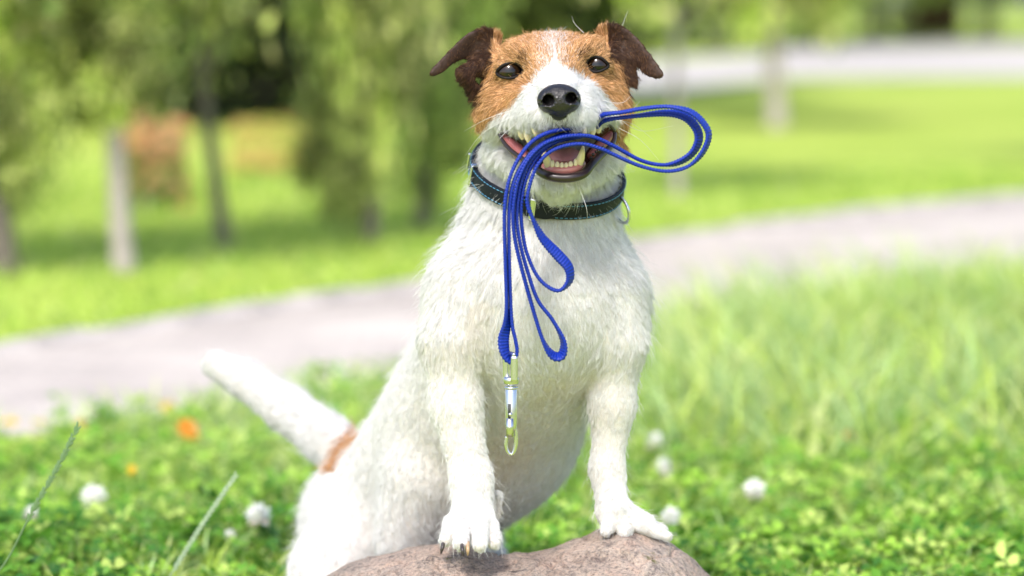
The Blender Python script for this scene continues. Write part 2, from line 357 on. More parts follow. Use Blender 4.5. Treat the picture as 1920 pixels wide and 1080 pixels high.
# ears
earL = [(940, 76), (928, 60), (905, 54), (880, 59), (850, 85), (818, 118), (803, 137), (808, 145), (828, 139), (862, 114), (884, 112), (905, 118), (925, 110)]
earR = [(1118, 62), (1126, 50), (1145, 47), (1166, 49), (1192, 66), (1214, 93), (1236, 122), (1246, 138), (1241, 149), (1226, 148), (1205, 137), (1192, 117), (1183, 100), (1172, 98), (1158, 108), (1135, 100)]
def yL(u, v): return .016 - .00022 * (935 - u) + .00035 * np.maximum(0, v - 60) * np.clip((u - 840) / 60, 0, 1) * .6
def yR(u, v): return .016 - .00022 * (u - 1125) + .00030 * np.maximum(0, v - 55) * np.clip((1215 - u) / 60, 0, 1) * .6
plate(earL, yL, .0024, 6); plate(earR, yR, .0024, 6)
cone((905, 82, .016), 22, (925, 120, .012), 26, 14); cone((1160, 78, .016), 20, (1158, 110, .012), 24, 14)
cone((905, 120, .008), 20, (868, 138, -.004), 12, 12); cone((868, 138, -.004), 12, (890, 172, .004), 12, 10); cone((1172, 118, .008), 18, (1186, 152, .002), 9, 10)

MOUTH = smoothpoly([(940, 256), (958, 250), (985, 249), (1008, 253), (1047, 252), (1090, 247), (1122, 238), (1150, 240), (1150, 264), (1128, 286), (1108, 310), (1088, 327), (1056, 331), (1026, 328), (1008, 312), (985, 297), (955, 279)], 60)
EYEL = smoothpoly([(932, 136), (942, 124), (957, 118.5), (970, 121), (980, 131), (972, 141), (957, 146), (941, 144)], 36)
EYER = smoothpoly([(1100, 119), (1107, 110), (1119, 107), (1131, 112), (1140, 123), (1130, 131), (1116, 134), (1104, 129)], 36)
EL, ER = P(956, 136, -.0098), P(1119.5, 124, -.0098); ERAD = .0098
VX = .0016; O0 = np.array([-.285, -.105, -.012]); NX = (np.array([.165, .455, .515]) - O0) // VX; NX = NX.astype(int)
BG = .014
G = np.full(NX, BG, np.float32)
def region(lo, hi, pad):
    a = np.maximum(((lo - pad - O0) / VX).astype(int), 0); b = np.minimum(((hi + pad - O0) / VX).astype(int) + 2, NX)
    xs = [O0[i] + VX * np.arange(a[i], b[i]) for i in range(3)]
    return a, b, np.stack(np.meshgrid(*xs, indexing='ij'), -1)
for pr in PR:
    a, b, g = region(pr[3][0], pr[3][1], BG)
    s = (slice(a[0], b[0]), slice(a[1], b[1]), slice(a[2], b[2]))
    G[s] = smin(G[s], ev(pr, g).astype(np.float32), pr[2])
def carve(poly, y1, k, y0=-.2):
    c = np.array([P(u, v, y) for u, v in poly for y in (-.1, y1)]); a, b, g = region(c.min(0), c.max(0), .006)
    s = (slice(a[0], b[0]), slice(a[1], b[1]), slice(a[2], b[2])); u, v = proj(g)
    d = np.maximum(polysd(u, v, poly) * .000375, g[..., 1] - y1)
    G[s] = -smin(-G[s], d, k)
carve(MOUTH, -.006, .003); carve(EYEL, -.006, .0008); carve(EYER, -.006, .0008)
def sdf(p):
    q = (p - O0) / VX; i = np.clip(np.floor(q).astype(int), 0, NX - 2); f = q - i; r = 0
    for dx in (0, 1):
        for dy in (0, 1):
            for dz in (0, 1):
                r = r + G[i[:, 0] + dx, i[:, 1] + dy, i[:, 2] + dz] * (f[:, 0] if dx else 1 - f[:, 0]) * (f[:, 1] if dy else 1 - f[:, 1]) * (f[:, 2] if dz else 1 - f[:, 2])
    return r
def grad(p, e=.002):
    return unit(np.stack([sdf(p + d) - sdf(p - d) for d in np.eye(3) * e], -1))
def surface(u, v, off=0.0, y0=-.10, y1=.3):
    """first point of the body met behind pixel (u, v), lifted by off"""
    y = y0; h = .004; last = 1
    while y < y1:
        if sdf(P(u, v, y)[None])[0] < off:
            lo, hi = y - h, y
            for _ in range(10):
                m_ = (lo + hi) / 2
                if sdf(P(u, v, m_)[None])[0] < off: hi = m_
                else: lo = m_
            return P(u, v, hi)
        y += h
    return P(u, v, 0)
vg = openvdb.FloatGrid(BG); vg.copyFromArray(G); BV, _, BF = vg.convertToPolygons(isovalue=0.0, adaptivity=0.0)
BV = BV.astype(float) * VX + O0; BF = BF[:, ::-1].astype(np.int64)
del vg
# keep the largest surface only is not needed: the primitives all touch
for it in range(2):                           # light smoothing
    acc = np.zeros_like(BV); cnt = np.zeros(len(BV))
    for a_, b_ in ((0, 1), (1, 2), (2, 3), (3, 0)):
        for k_ in range(3):
            acc[:, k_] += np.bincount(BF[:, a_], BV[BF[:, b_], k_], len(BV)) + np.bincount(BF[:, b_], BV[BF[:, a_], k_], len(BV))
        cnt += np.bincount(BF[:, a_], minlength=len(BV)) + np.bincount(BF[:, b_], minlength=len(BV))
    BV = BV * .5 + .5 * acc / cnt[:, None]
eu, evv = proj(BV); em = ((np.minimum(polysd(eu, evv, smoothpoly(earL)), polysd(eu, evv, smoothpoly(earR))) < 6) & ((eu < 900) | (eu > 1178)) & (BV[:, 1] < .06) & (evv < 200))[:, None]
for it in range(5):
    acc = np.zeros_like(BV)
    for a_, b_ in ((0, 1), (1, 2), (2, 3), (3, 0)):
        for k_ in range(3): acc[:, k_] += np.bincount(BF[:, a_], BV[BF[:, b_], k_], len(BV)) + np.bincount(BF[:, b_], BV[BF[:, a_], k_], len(BV))
    BV = np.where(em, BV * .5 + .5 * acc / cnt[:, None], BV)
BN = grad(BV)
print('body', len(BV), len(BF), time.time() - T0)

NOSEQ = smoothpoly([(1012, 175), (1028, 160), (1048, 157), (1070, 161), (1085, 178), (1083, 202), (1068, 214), (1056, 226), (1040, 226), (1028, 214), (1012, 204)], 30)
BROWNL = smoothpoly([(860, 20), (960, 40), (1029, 50), (1036, 90), (1034, 118), (1010, 138), (992, 160), (972, 182), (952, 202), (935, 213), (915, 228), (903, 243), (888, 235), (880, 150)], 60)
BROWNR = smoothpoly([(1040, 48), (1150, 30), (1215, 60), (1225, 160), (1215, 262), (1188, 280), (1166, 282), (1153, 262), (1156, 232), (1158, 212), (1146, 190), (1122, 166), (1100, 148), (1075, 134), (1050, 122), (1040, 90)], 60)
WHITE = np.array([.735, .725, .715]); TAN = np.array([.60, .325, .135]); DARK = np.array([.042, .020, .012])
def pnoise(p, s, seed=0.0):
    """cheap smooth noise from summed sines"""
    r = 0
    for k, (a, b, c) in enumerate([(1.0, .7, .3), (-.6, 1.1, .8), (.4, -.9, 1.2), (1.3, .2, -.9), (-1.1, -.8, .5)]):
        r = r + np.sin(s * (a * p[:, 0] + b * p[:, 1] + c * p[:, 2]) + seed * (k + 1) * 1.7)
    return r / 5
def coat(p):
    """pigment of the coat at points p: returns (rgb, brown mask, dark mask)"""
    u, v = proj(p); nz = pnoise(p, 900) * 3 + pnoise(p, 2600, 2) * 2.5
    d = np.minimum(polysd(u, v, BROWNL), polysd(u, v, BROWNR)) + nz
    m = smooth01(.5 - d / 9) * (v < 330) * (p[:, 1] < .075)
    # ears and the backs of the cheeks are dark
    dl = np.minimum(polysd(u, v, smoothpoly(earL)), polysd(u, v, smoothpoly([(918, 60), (925, 95), (908, 130), (902, 165), (893, 190), (868, 175), (850, 130), (860, 90)])))
    dr = np.minimum(polysd(u, v, smoothpoly(earR)), polysd(u, v, smoothpoly([(1150, 62), (1160, 95), (1172, 125), (1180, 165), (1200, 160), (1205, 120), (1190, 70)])))
    dk = smooth01(.55 - (np.minimum(dl, dr) + nz * 1.6) / 14 + .5) * (v < 200)
    near = ((u > 925) & (u < 1140)); dk = np.where(near, dk * smooth01((70 - v) / 30) * .5, dk)
    # dark inner corners of the eyes, faint brow streaks
    for cu, cv, ru, rv, a in ((979, 112, 12, 15, .55), (1092, 104, 12, 14, .55), (956, 134, 34, 20, .35), (1119, 121, 30, 20, .35), (1000, 52, 34, 9, .4), (1075, 50, 30, 9, .45), (925, 148, 18, 9, .25), (1050, 232, 24, 15, .5)):
        dk = np.maximum(dk, a * np.exp(-((u - cu) / ru) ** 2 - ((v - cv) / rv) ** 2) * (p[:, 1] < .02))
    tail = smooth01(1 - np.abs(np.hypot(u - 716, v - 902) - 98) / 20 + nz / 8) * (u < 676) * (v < 885) * (v > 800) * (p[:, 1] > .2)
    m = m * (1 - .45 * np.exp(-((u - 1037) / 26) ** 2) * (v < 140))
    m = np.maximum(m, tail); dk = dk * np.where(tail > .01, 0, 1)
    return m, dk
bm_, bd_ = coat(BV)
u_, v_ = proj(BV); inm = (polysd(u_, v_, MOUTH) < 4) & (BV[:, 1] < .0)
ine = (np.minimum(polysd(u_, v_, EYEL), polysd(u_, v_, EYER)) < 3) & (BV[:, 1] < .02)
sk = np.array([.58, .52, .48]) * (1 - bm_[:, None]) + TAN * .6 * bm_[:, None]; sk = sk * (1 - bd_[:, None]) + DARK * bd_[:, None]
sk[(polysd(u_, v_, NOSEQ) < 0) & (BV[:, 1] < -.05)] = (.01, .008, .008); sk[inm] = (.10, .025, .025); sk[ine] = (.02, .012, .01)
DOG = empty('dog', (-.05, .2, 0.0), 'white and tan terrier sitting up with front paws on the boulder and tail raised', 'dog')
m_body = mat('dog_skin', rough=.7, attr='Col', sub=0.0)
bump(m_body, noise(m_body, 900, 2).outputs[0], .2, .0005)
link('body', mesh_np('body', BV, BF, col=sk), m_body, DOG)

# where the collar runs round the neck
def neck_r(z_pt, d):
    r = .03
    while r < .12:
        p = (z_pt + d * r)[None]
        if sdf(p)[0] > .0042: return r
        r += .0007
    return r
nphi = 160; phi = np.linspace(0, 2 * math.pi, nphi, endpoint=False); cp = []
for a in phi:
    v = 324 + 22 * math.cos(a) + 58 * math.sin(a); A = P(1023, v, .049); d = np.array([math.cos(a), -math.sin(a), 0])
    cp.append(A + d * neck_r(A, d))
cp = np.array(cp)
for _ in range(6): cp = (np.roll(cp, 1, 0) + cp * 2 + np.roll(cp, -1, 0)) / 4
ct = tangents(cp, True); cc = cp.mean(0); cnrm = unit(np.cross(cp[40] - cc, cp[0] - cc)); cnrm = cnrm if cnrm[2] > 0 else -cnrm
rad_ = unit((cp - cc) - ((cp - cc) @ cnrm)[:, None] * cnrm); axn = unit(np.cross(ct, rad_)); axn *= np.sign(axn[:, 2:3])

# ------------------------------------------------------------------ fur: real strands combed over the body
FLOW = np.array([
 # u, v, y, du, dv, dy, length mm
 (1047,150,-.060, 0,-1,.5, 3),(1010,195,-.06,-.8,.45,.6,3.5),(1085,192,-.06,.8,.45,.6,3.5),(985,228,-.045,-.5,.9,.3,5.5),(1112,226,-.045,.5,.9,.3,5.5),
 (1022,232,-.07,-.3,1,-.1,6),(1070,230,-.07,.3,1,-.1,6),(1000,240,-.06,-.3,1,-.1,6.5),(1100,236,-.06,.3,1,-.1,6.5),(975,240,-.045,-.3,1,0,8),(955,240,-.02,-.4,.9,.2,7),(1035,105,-.02,0,-1,.5,5),(1000,82,-.01,-.35,-.9,.5,5),(1074,80,-.01,.35,-.9,.5,5),(1000,135,-.025,-.5,-.7,.5,4),(1080,130,-.025,.5,-.7,.5,4),
 (958,98,-.01,-.7,-.55,.4,5),(1114,86,-.01,.7,-.55,.4,5),(955,162,-.01,-.85,.35,.4,6),(1122,152,-.01,.85,.35,.4,6),(915,150,.01,-.8,.5,.4,7),(1160,145,.01,.8,.5,.4,7),
 (905,195,.01,-.45,.9,.3,9),(1172,195,.01,.45,.9,.3,8),(895,250,.02,-.7,.7,.2,10),(1185,262,.02,.7,.7,.2,9),(930,215,-.01,-.6,.8,.3,9),(1148,215,-.01,.5,.8,.3,8),
 (955,300,.0,-.5,.9,.1,11),(985,325,-.02,-.3,1,.1,10),(1050,360,-.055,0,1,.15,8),(1000,348,-.04,-.3,1,.1,9),(1108,346,-.04,.3,1,.1,9),(1150,310,.0,.4,.9,.1,10),
 (870,80,.01,-.8,.6,0,1.1),(825,125,.0,-.6,.8,0,1.0),(925,75,.02,-.1,-1,.1,6),(1140,60,.02,.1,-1,.1,5),(1190,80,.01,.7,.7,0,1.1),(1232,130,.0,.3,.95,0,1.0),(890,140,.0,-.6,.8,0,5),(1180,140,.0,.5,.9,0,6),
 (1037,60,.04,0,-.3,1,5),(1037,120,.08,0,.3,.6,8),
 (900,380,.0,-.25,1,.1,14),(875,330,.03,-.5,.9,.1,14),(1020,440,-.01,0,1,0,15),(960,420,-.01,-.1,1,0,15),(1090,430,-.01,.1,1,0,15),(1165,400,.02,.4,1,.1,13),(1020,350,.12,0,1,.3,13),(850,440,.03,-.6,.9,.1,13),(1180,450,.03,.5,.9,.1,12),
 (840,500,.02,-.45,.9,.2,12),(795,560,.04,-.45,.85,.4,10),(870,600,.0,-.1,1,.1,11),(1010,560,-.02,0,1,-.1,13),(940,560,-.02,-.15,1,0,13),(1090,560,-.02,.2,1,0,13),(1200,560,.03,.45,.9,.2,12),(1190,640,.03,.1,1,.1,11),
 (950,660,.0,.35,.9,0,12),(920,690,.01,.5,.8,.1,12),(1010,700,.01,0,1,0,12),(1080,640,.0,-.1,1,0,12),(1110,690,.01,-.3,.9,0,12),(1040,780,.03,-.1,1,0,11),
 (850,740,.0,0,1,0,8),(870,830,.0,.1,1,0,7),(885,910,-.01,0,1,0,6.5),(868,975,-.03,-.1,1,-.3,6),(900,975,-.03,.1,1,-.3,6),(850,1010,-.045,-.3,1,-.1,5),(925,1010,-.045,.3,1,0,6),(930,930,.01,.5,1,.2,9),
 (1150,740,.02,-.05,1,0,8),(1140,850,.02,0,1,0,7),(1145,930,.0,0,1,0,7),(1190,975,-.01,.9,.5,0,6),(1245,1003,-.01,.9,.5,0,5),(1150,985,-.015,-.1,1,0,5),
 (980,830,.09,-.35,1,.2,9),(900,900,.12,-.35,1,.3,9),(1000,900,.16,-.6,.8,.3,8),
 (760,660,.09,-.4,1,.3,9),(780,760,.10,-.15,1,.2,9),(700,800,.16,-.5,1,.3,8),(720,880,.15,0,1,.2,10),(620,900,.24,-.4,1,.1,9),(600,980,.2,-.3,1,0,9),(680,980,.16,.1,1,0,10),(760,960,.13,.35,1,0,13),(800,1000,.12,.4,1,0,13),(560,1050,.2,-.15,1,0,8),
 (900,700,.25,-.4,.8,.6,11),(1000,500,.16,-.2,.9,.5,13),(740,900,.34,-.3,1,.3,10),(1100,700,.15,.1,1,.4,10),
 (620,840,.30,-.8,-.6,.1,11),(560,790,.31,-.8,-.6,.1,12),(480,730,.33,-.8,-.55,.1,11),(405,683,.34,-.95,-.35,.1,9),(640,1270,.2,-.2,.5,-.6,6),(870,1270,.2,0,.5,-.6,6)], float)
FP = np.array([P(*f[:3]) for f in FLOW]); FD = unit(np.stack([FLOW[:, 3], FLOW[:, 5], -FLOW[:, 4]], -1)); FL = FLOW[:, 6] * .001
def field(p):
    d = np.empty((len(p), 3)); l = np.empty(len(p))
    for s in range(0, len(p), 40000):
        q = p[s:s + 40000]; d2 = ((q[:, None] - FP[None]) ** 2).sum(-1); wt = 1 / (d2 + .000025) ** 2
        wt /= wt.sum(1, keepdims=True); d[s:s + 40000] = wt @ FD; l[s:s + 40000] = wt @ FL
    return unit(d), l
def scatter(n, dens):
    tri = np.concatenate([BF[:, :3], BF[:, [0, 2, 3]]]); a, b, c = BV[tri[:, 0]], BV[tri[:, 1]], BV[tri[:, 2]]
    ar = np.linalg.norm(np.cross(b - a, c - a), axis=1) * dens((a + b + c) / 3, BN[tri[:, 0]])
    t = rng.choice(len(tri), n, p=ar / ar.sum()); r1 = np.sqrt(rng.random(n))[:, None]; r2 = rng.random(n)[:, None]
    return a[t] * (1 - r1) + b[t] * r1 * (1 - r2) + c[t] * r1 * r2
def density(p, n):
    u, v = proj(p); hd = (v < 400) & (p[:, 1] < .11)
    d = np.where(hd, 2.6, 1.0) * np.where((v > 900) & (p[:, 1] < .02), 1.6, 1)
    away = (n * unit(p - CAM)).sum(-1) > .25; d = np.where(away, d * .22, d); d = np.where(p[:, 1] > .30, d * .8, d)
    return np.where(v > 1110, d * .3, d)
NOSEP = smoothpoly([(1012, 175), (1028, 160), (1048, 157), (1070, 161), (1085, 178), (1083, 202), (1068, 214), (1056, 226), (1040, 226), (1028, 214), (1012, 204)], 30)
def keep(p, n):
    u, v = proj(p); front = p[:, 1] < .02; facing = (n * unit(p - CAM)).sum(-1)
    k = ~((np.minimum(polysd(u, v, EYEL), polysd(u, v, EYER)) < 2.2) & front)
    k &= ~((polysd(u, v, NOSEP) < -2) & (p[:, 1] < -.055))
    inside = (polysd(u, v, MOUTH) < 3.0) & (p[:, 1] > -.068) & (p[:, 1] < .002); k &= ~inside
    lowlip = smoothpoly([(1004, 306), (1020, 318), (1056, 322), (1092, 318), (1108, 300), (1112, 316), (1098, 333), (1056, 341), (1014, 334), (1002, 322)])
    k &= ~((polysd(u, v, lowlip) < -1) & (p[:, 1] < -.03))
    for s_ in range(0, len(p), 40000):
        d2 = ((p[s_:s_ + 40000, None] - cp[None, ::2]) ** 2).sum(-1).min(1); k[s_:s_ + 40000] &= d2 > .0068 ** 2
    return k
def strands(name, p, n, nseg, L_, lift, rad, colr, clump=.55, cell=.0035, jit=.16, droop=.0, parent=DOG, curl=.0):
    N_ = len(p); d, _ = field(p); d = d + rng.normal(0, jit, (N_, 3)) + .22 * np.stack([pnoise(p, 260, 1), pnoise(p, 240, 2), pnoise(p, 250, 3)], -1)
    t = unit(d - n * (d * n).sum(-1, keepdims=True))
    # clumps
    key = np.floor((p + np.stack([pnoise(p, 500, 5), pnoise(p, 520, 6), pnoise(p, 480, 7)], -1) * .0015) / cell).astype(np.int64) + 5000
    key = key[:, 0] * 100000000 + key[:, 1] * 10000 + key[:, 2]; _, inv = np.unique(key, return_inverse=True); cn = np.bincount(inv)
    cen = np.stack([np.bincount(inv, p[:, k]) / cn for k in range(3)], -1)[inv]; crand = rng.normal(0, 1, (len(cn), 3))[inv]; lr = rng.random(len(cn))[inv]
    Ln = L_ * (.65 + .35 * rng.random(N_)) * (.75 + .4 * lr)
    lf = lift * (.5 + rng.random(N_)) 
    s = np.linspace(0, 1, nseg); pos = np.empty((N_, nseg, 3))
    bend = crand * .16
    for k, x in enumerate(s):
        off = (t + bend * x) * (Ln * x)[:, None] + n * (Ln * lf * (x - .45 * x * x))[:, None]
        q = p + off
        cq = cen + (q - p); q = q * (1 - clump * x ** 1.3) + cq * clump * x ** 1.3
        q[:, 2] -= droop * Ln * x * x
        if curl: q = q + rng.normal(0, curl, (N_, 3)) * Ln[:, None] * x
        pos[:, k] = q
    R = rad * (.7 + .6 * rng.random(N_))[:, None] * np.array([1, .95, .75, .25][:nseg] if nseg == 4 else np.interp(s, [0, .6, 1], [1, .8, .2]))[None]
    hc = bpy.data.hair_curves.new(name); hc.add_curves([nseg] * N_)
    hc.attributes['position'].data.foreach_set('vector', pos.astype(np.float32).ravel())
    ra = hc.attributes.get('radius') or hc.attributes.new('radius', 'FLOAT', 'POINT'); ra.data.foreach_set('value', R.astype(np.float32).ravel())
    ca = hc.attributes.new('Col', 'FLOAT_COLOR', 'CURVE'); c4 = np.ones((N_, 4), np.float32); c4[:, :3] = colr; ca.data.foreach_set('color', c4.ravel())
    return hc
m_fur = mat('fur', rough=.55, spec=.22, attr='Col', translucent=.10)
NH = 600000
fp = scatter(NH, density); fn = grad(fp); kk = keep(fp, fn); fp, fn = fp[kk], fn[kk]
_, fl = field(fp); fl = np.where(proj(fp)[1] > 400, fl * np.where(fp[:, 1] > .22, .66, np.where(proj(fp)[1] > 690, .56, .70)), fl)
mB, mD = coat(fp); NN = len(fp)
hue = rng.random(NN); cl = .5 + .5 * pnoise(fp, 700, 4)
tan = TAN[None] * (.45 + .85 * hue[:, None]) + np.array([.22, .20, .17]) * (hue[:, None] > .80)
tan = tan * (.8 + .35 * cl[:, None])
wht = WHITE[None] * (.84 + .24 * rng.random(NN) ** .8)[:, None]
fu, fv = proj(fp)
warm = smooth01((pnoise(fp, 40, 3) + .25)) * 1.1 * ((fv > 560) & (fp[:, 1] > -.02)) * (fn[:, 2] < .1) * np.exp(-((fu - 1010) / 150) ** 2)  # beige underside hair, with the shade under chest and belly painted in too
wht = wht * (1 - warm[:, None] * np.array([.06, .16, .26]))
tan = np.where(((fv > 780) & (fp[:, 1] > .15))[:, None], tan * np.array([.78, .66, .55]), tan)
isb = rng.random(NN) < mB; isd = rng.random(NN) < mD
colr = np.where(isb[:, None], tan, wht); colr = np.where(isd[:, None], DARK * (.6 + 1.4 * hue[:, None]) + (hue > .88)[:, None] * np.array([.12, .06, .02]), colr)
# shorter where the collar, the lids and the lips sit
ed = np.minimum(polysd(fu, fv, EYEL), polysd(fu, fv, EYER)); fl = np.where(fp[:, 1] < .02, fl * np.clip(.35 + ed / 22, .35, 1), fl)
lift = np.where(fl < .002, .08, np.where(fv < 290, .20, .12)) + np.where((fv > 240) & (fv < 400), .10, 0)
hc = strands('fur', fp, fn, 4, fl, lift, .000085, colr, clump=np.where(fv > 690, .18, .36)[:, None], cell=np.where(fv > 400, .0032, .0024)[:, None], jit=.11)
FUR = link('fur', hc, m_fur, DOG); hc.materials.clear(); hc.materials.append(m_fur)
# sparse longer guard hairs that break the outline
gp = scatter(16000, lambda p, n: density(p, n) * .5); gn = grad(gp); kk = keep(gp, gn); gp, gn = gp[kk], gn[kk]; _, gl = field(gp); gu, gv = proj(gp)
mB, mD = coat(gp); gc = np.where((rng.random(len(gp)) < mB)[:, None], TAN * .9, WHITE * .98); gc = np.where((rng.random(len(gp)) < mD)[:, None], DARK * 1.2, gc)
hc2 = strands('guard_hair', gp, gn, 6, gl * 1.5, .5 + rng.random(len(gp)) * .35, .00007, gc, clump=.2, jit=.3)
GH = link('guard_hair', hc2, m_fur, DOG); hc2.materials.clear(); hc2.materials.append(m_fur)
print('fur', NN, time.time() - T0)

# ------------------------------------------------------------------ nose, eyes, mouth
def sdf_mesh(fn, lo, hi, vx):
    n = ((hi - lo) / vx).astype(int) + 1
    g = np.stack(np.meshgrid(*[lo[i] + vx * np.arange(n[i]) for i in range(3)], indexing='ij'), -1)
    f = openvdb.FloatGrid(1.0); f.copyFromArray(fn(g).astype(np.float32)); p, _, q = f.convertToPolygons(isovalue=0.0, adaptivity=0.0)
    return p.astype(float) * vx + lo, q[:, ::-1].astype(np.int64)
def E_(g, u, v, y, rx, rz, ry): return rell(g, P(u, v, y), np.array([px(rx), ry, px(rz)]))
def R_(g, a, ra, b, rb): return rcone(g, P(*a), px(ra), P(*b), px(rb))
def nose_fn(g):
    d = E_(g, 1048, 187, -.077, 38, 29, .0125)
    for q in (E_(g, 1027, 190, -.080, 17, 17, .010), E_(g, 1070, 187, -.080, 16, 17, .010), R_(g, (1049, 200, -.080), 20, (1051, 218, -.078), 9)): d = smin(d, q, .0035)
    for q in (R_(g, (1030, 188, -.095), 11, (1026, 187, -.075), 8), R_(g, (1069, 184, -.095), 10.5, (1073, 183, -.075), 8),
              R_(g, (1020, 194, -.090), 3, (1010, 196, -.080), 3), R_(g, (1078, 190, -.090), 3, (1088, 191, -.080), 3), R_(g, (1049, 205, -.0935), 1.6, (1051, 228, -.089), 1.6)):
        d = -smin(-d, q, .0022)
    return d
V, F = sdf_mesh(nose_fn, P(995, 235, -.062) - [0, .035, 0], P(1100, 145, -.062), .0006)
m_nose = mat('nose_leather', (.012, .010, .011), rough=.36, spec=.5)
vo = N(m_nose, 'ShaderNodeTexVoronoi'); vo.inputs['Scale'].default_value = 750; L(m_nose, N(m_nose, 'ShaderNodeTexCoord').outputs['Object'], vo.inputs['Vector']); bump(m_nose, vo.outputs['Distance'], .6, .0006)
link('nose', mesh_np('nose', V, F), m_nose, DOG)
m_eye = mat('eye', rough=.03, spec=.5)
tc = N(m_eye, 'ShaderNodeTexCoord'); vl = N(m_eye, 'ShaderNodeVectorMath', operation='LENGTH'); sx = N(m_eye, 'ShaderNodeVectorMath', operation='MULTIPLY'); sx.inputs[1].default_value = (1, 0, 1)
L(m_eye, tc.outputs['Object'], sx.inputs[0]); L(m_eye, sx.outputs[0], vl.inputs[0]); dv = N(m_eye, 'ShaderNodeMath', operation='DIVIDE'); dv.inputs[1].default_value = .0098; L(m_eye, vl.outputs['Value'], dv.inputs[0])
n_ = noise(m_eye, 900, 2); r_ = ramp(m_eye, dv.outputs[0], [(.30, (.003, .002, .002)), (.36, (.010, .005, .003)), (.60, (.026, .012, .005)), (.68, (.012, .006, .004)), (.8, (.03, .02, .018))]); L(m_eye, r_.outputs[0], base(m_eye))
m_lid = mat('eyelid_rim', (.006, .004, .004), rough=.6, spec=.25)
for c, poly, gz in ((EL, EYEL, (.06, -1, .02)), (ER, EYER, (-.02, -1, .02))):
    V, F = ellipsoid((0, 0, 0), (ERAD,) * 3, 40, 30)
    o = bpy.data.objects.new('eye', mesh_np('eye', V, F)); o.data.materials.append(m_eye); C.objects.link(o); o.parent = DOG
    o.location = Vector(c) - DOG.location; o.rotation_euler = (0, 0, math.atan2(gz[0], 1))
    pts = []
    for u, v in poly:
        a = P(u, v, -.02); d = unit(a - CAM); b = CAM - c; h = b @ d; q = h * h - (b @ b - (ERAD + .0002) ** 2)
        t = -h - math.sqrt(q) if q > 0 else -h; pts.append(CAM + d * t)
    pts = np.array(pts); mid = pts.mean(0)
    V, F = tube(mid + (pts - mid) * 1.04 + [0, -.0004, 0], .0010, 90, 10, closed=True)
    link('eyelid', mesh_np('eyelid', V, F), m_lid, DOG)
m_tooth = mat('tooth', (.72, .60, .40), rough=.25, spec=.5, sub=.3, subr=(1, .7, .4)); m_gum = mat('gum', (.46, .17, .15), rough=.28, spec=.5); m_lip = mat('lip', (.020, .011, .012), rough=.3, spec=.55)
m_tong = mat('tongue', (.50, .20, .20), rough=.35, spec=.5); bump(m_tong, noise(m_tong, 1500, 2).outputs[0], .5, .0004)
m_cheek = mat('inner_cheek', (.33, .10, .10), rough=.3, spec=.5); bump(m_cheek, noise(m_cheek, 500, 3).outputs[0], .5, .001)
def part_tube(name, pts, r, m, n=24, k=12, closed=False, flat=1.0, up=None):
    V, F = tube([P(*p) for p in pts], [px(x) for x in r] if np.ndim(r) else px(r), n, k, closed, flat, up)
    return link(name, mesh_np(name, V, F), m, DOG)
for pts, r in (([(1030, 313, -.060), (1025, 299, -.063), (1019, 286, -.064), (1015, 277, -.062)], [8.5, 7.3, 4.8, 1.3]), ([(1084, 309, -.060), (1089, 296, -.063), (1092, 283, -.064), (1094, 272, -.062)], [8.5, 7.3, 4.8, 1.3]),
               ([(1002, 240, -.066), (1004, 249, -.067), (1006, 257, -.066)], [6, 4.5, 1.5]), ([(1093, 236, -.066), (1096, 245, -.067), (1099, 253, -.066)], [6, 4.5, 1.5]),
               ([(989, 244, -.050), (990, 257, -.052), (992, 270, -.052)], [8, 7, 2]), ([(978, 246, -.040), (979, 254, -.041), (981, 262, -.042)], [8, 7, 3]), ([(1110, 238, -.050), (1111, 247, -.051), (1112, 256, -.051)], [7, 6, 2]), ([(1121, 236, -.040), (1122, 243, -.041), (1122, 250, -.041)], [7, 6, 3])):
    part_tube('tooth', pts, r, m_tooth, 16)
for i, (u, v) in enumerate([(1036, 309), (1045, 310.5), (1053.5, 311), (1061.5, 311), (1070, 309.5), (1079, 306)]):
    V, F = ellipsoid(P(u, v, -.0655 + .0006 * abs(i - 2.5)), (px(4.4 + .5 * math.sin(i * 2.1)), .0016, px(7.0 + .8 * math.sin(i * 1.7) if i not in (0, 5) else 8.8)), 14, 10); link('tooth', mesh_np('tooth', V, F), m_tooth, DOG)
part_tube('gum', [(1022, 312, -.052), (1028, 317, -.060), (1040, 319, -.064), (1058, 320, -.065), (1075, 317, -.064), (1086, 312, -.060), (1091, 307, -.052)], 7.5, m_gum, 40)
part_tube('lip', [(936, 252, -.022), (944, 266, -.030), (958, 282, -.038), (978, 297, -.048), (1000, 311, -.056), (1014, 323, -.064), (1032, 331, -.069), (1056, 334, -.070), (1078, 332, -.069), (1096, 325, -.064), (1108, 311, -.057), (1124, 294, -.046), (1140, 280, -.036), (1151, 264, -.026), (1153, 248, -.020)],
          [3, 3.5, 4, 4.5, 6, 8, 8.5, 8.5, 8.5, 8, 7.5, 7, 6, 4.5, 3.5], m_lip, 120)
part_tube('lip', [(938, 251, -.022), (960, 246, -.030), (985, 244, -.040), (1008, 247, -.052), (1030, 246, -.062), (1050, 242, -.068), (1070, 244, -.062), (1092, 241, -.052), (1118, 234, -.038), (1140, 234, -.028), (1152, 246, -.022)], [3, 3, 3, 3, 3, 3, 3, 3, 3, 3, 3], m_lip, 90)
for pts in ([(1118, 285), (1122, 283), (1127, 280), (1131, 277), (1112, 290), (1108, 296)],):
    bl = [ellipsoid(P(u, v, -.047 - .0006 * i), (.0013,) * 3, 10, 8) for i, (u, v) in enumerate(pts)]
    V, F = join(bl); link('lip_beads', mesh_np('lip_beads', V, F), m_lip, DOG)
V, F = ellipsoid((0, 0, 0), (1, 1, 1), 40, 28); q = V.copy(); q[:, 2] -= .22 * np.exp(-(V[:, 0] / .25) ** 2) * (V[:, 2] > 0)
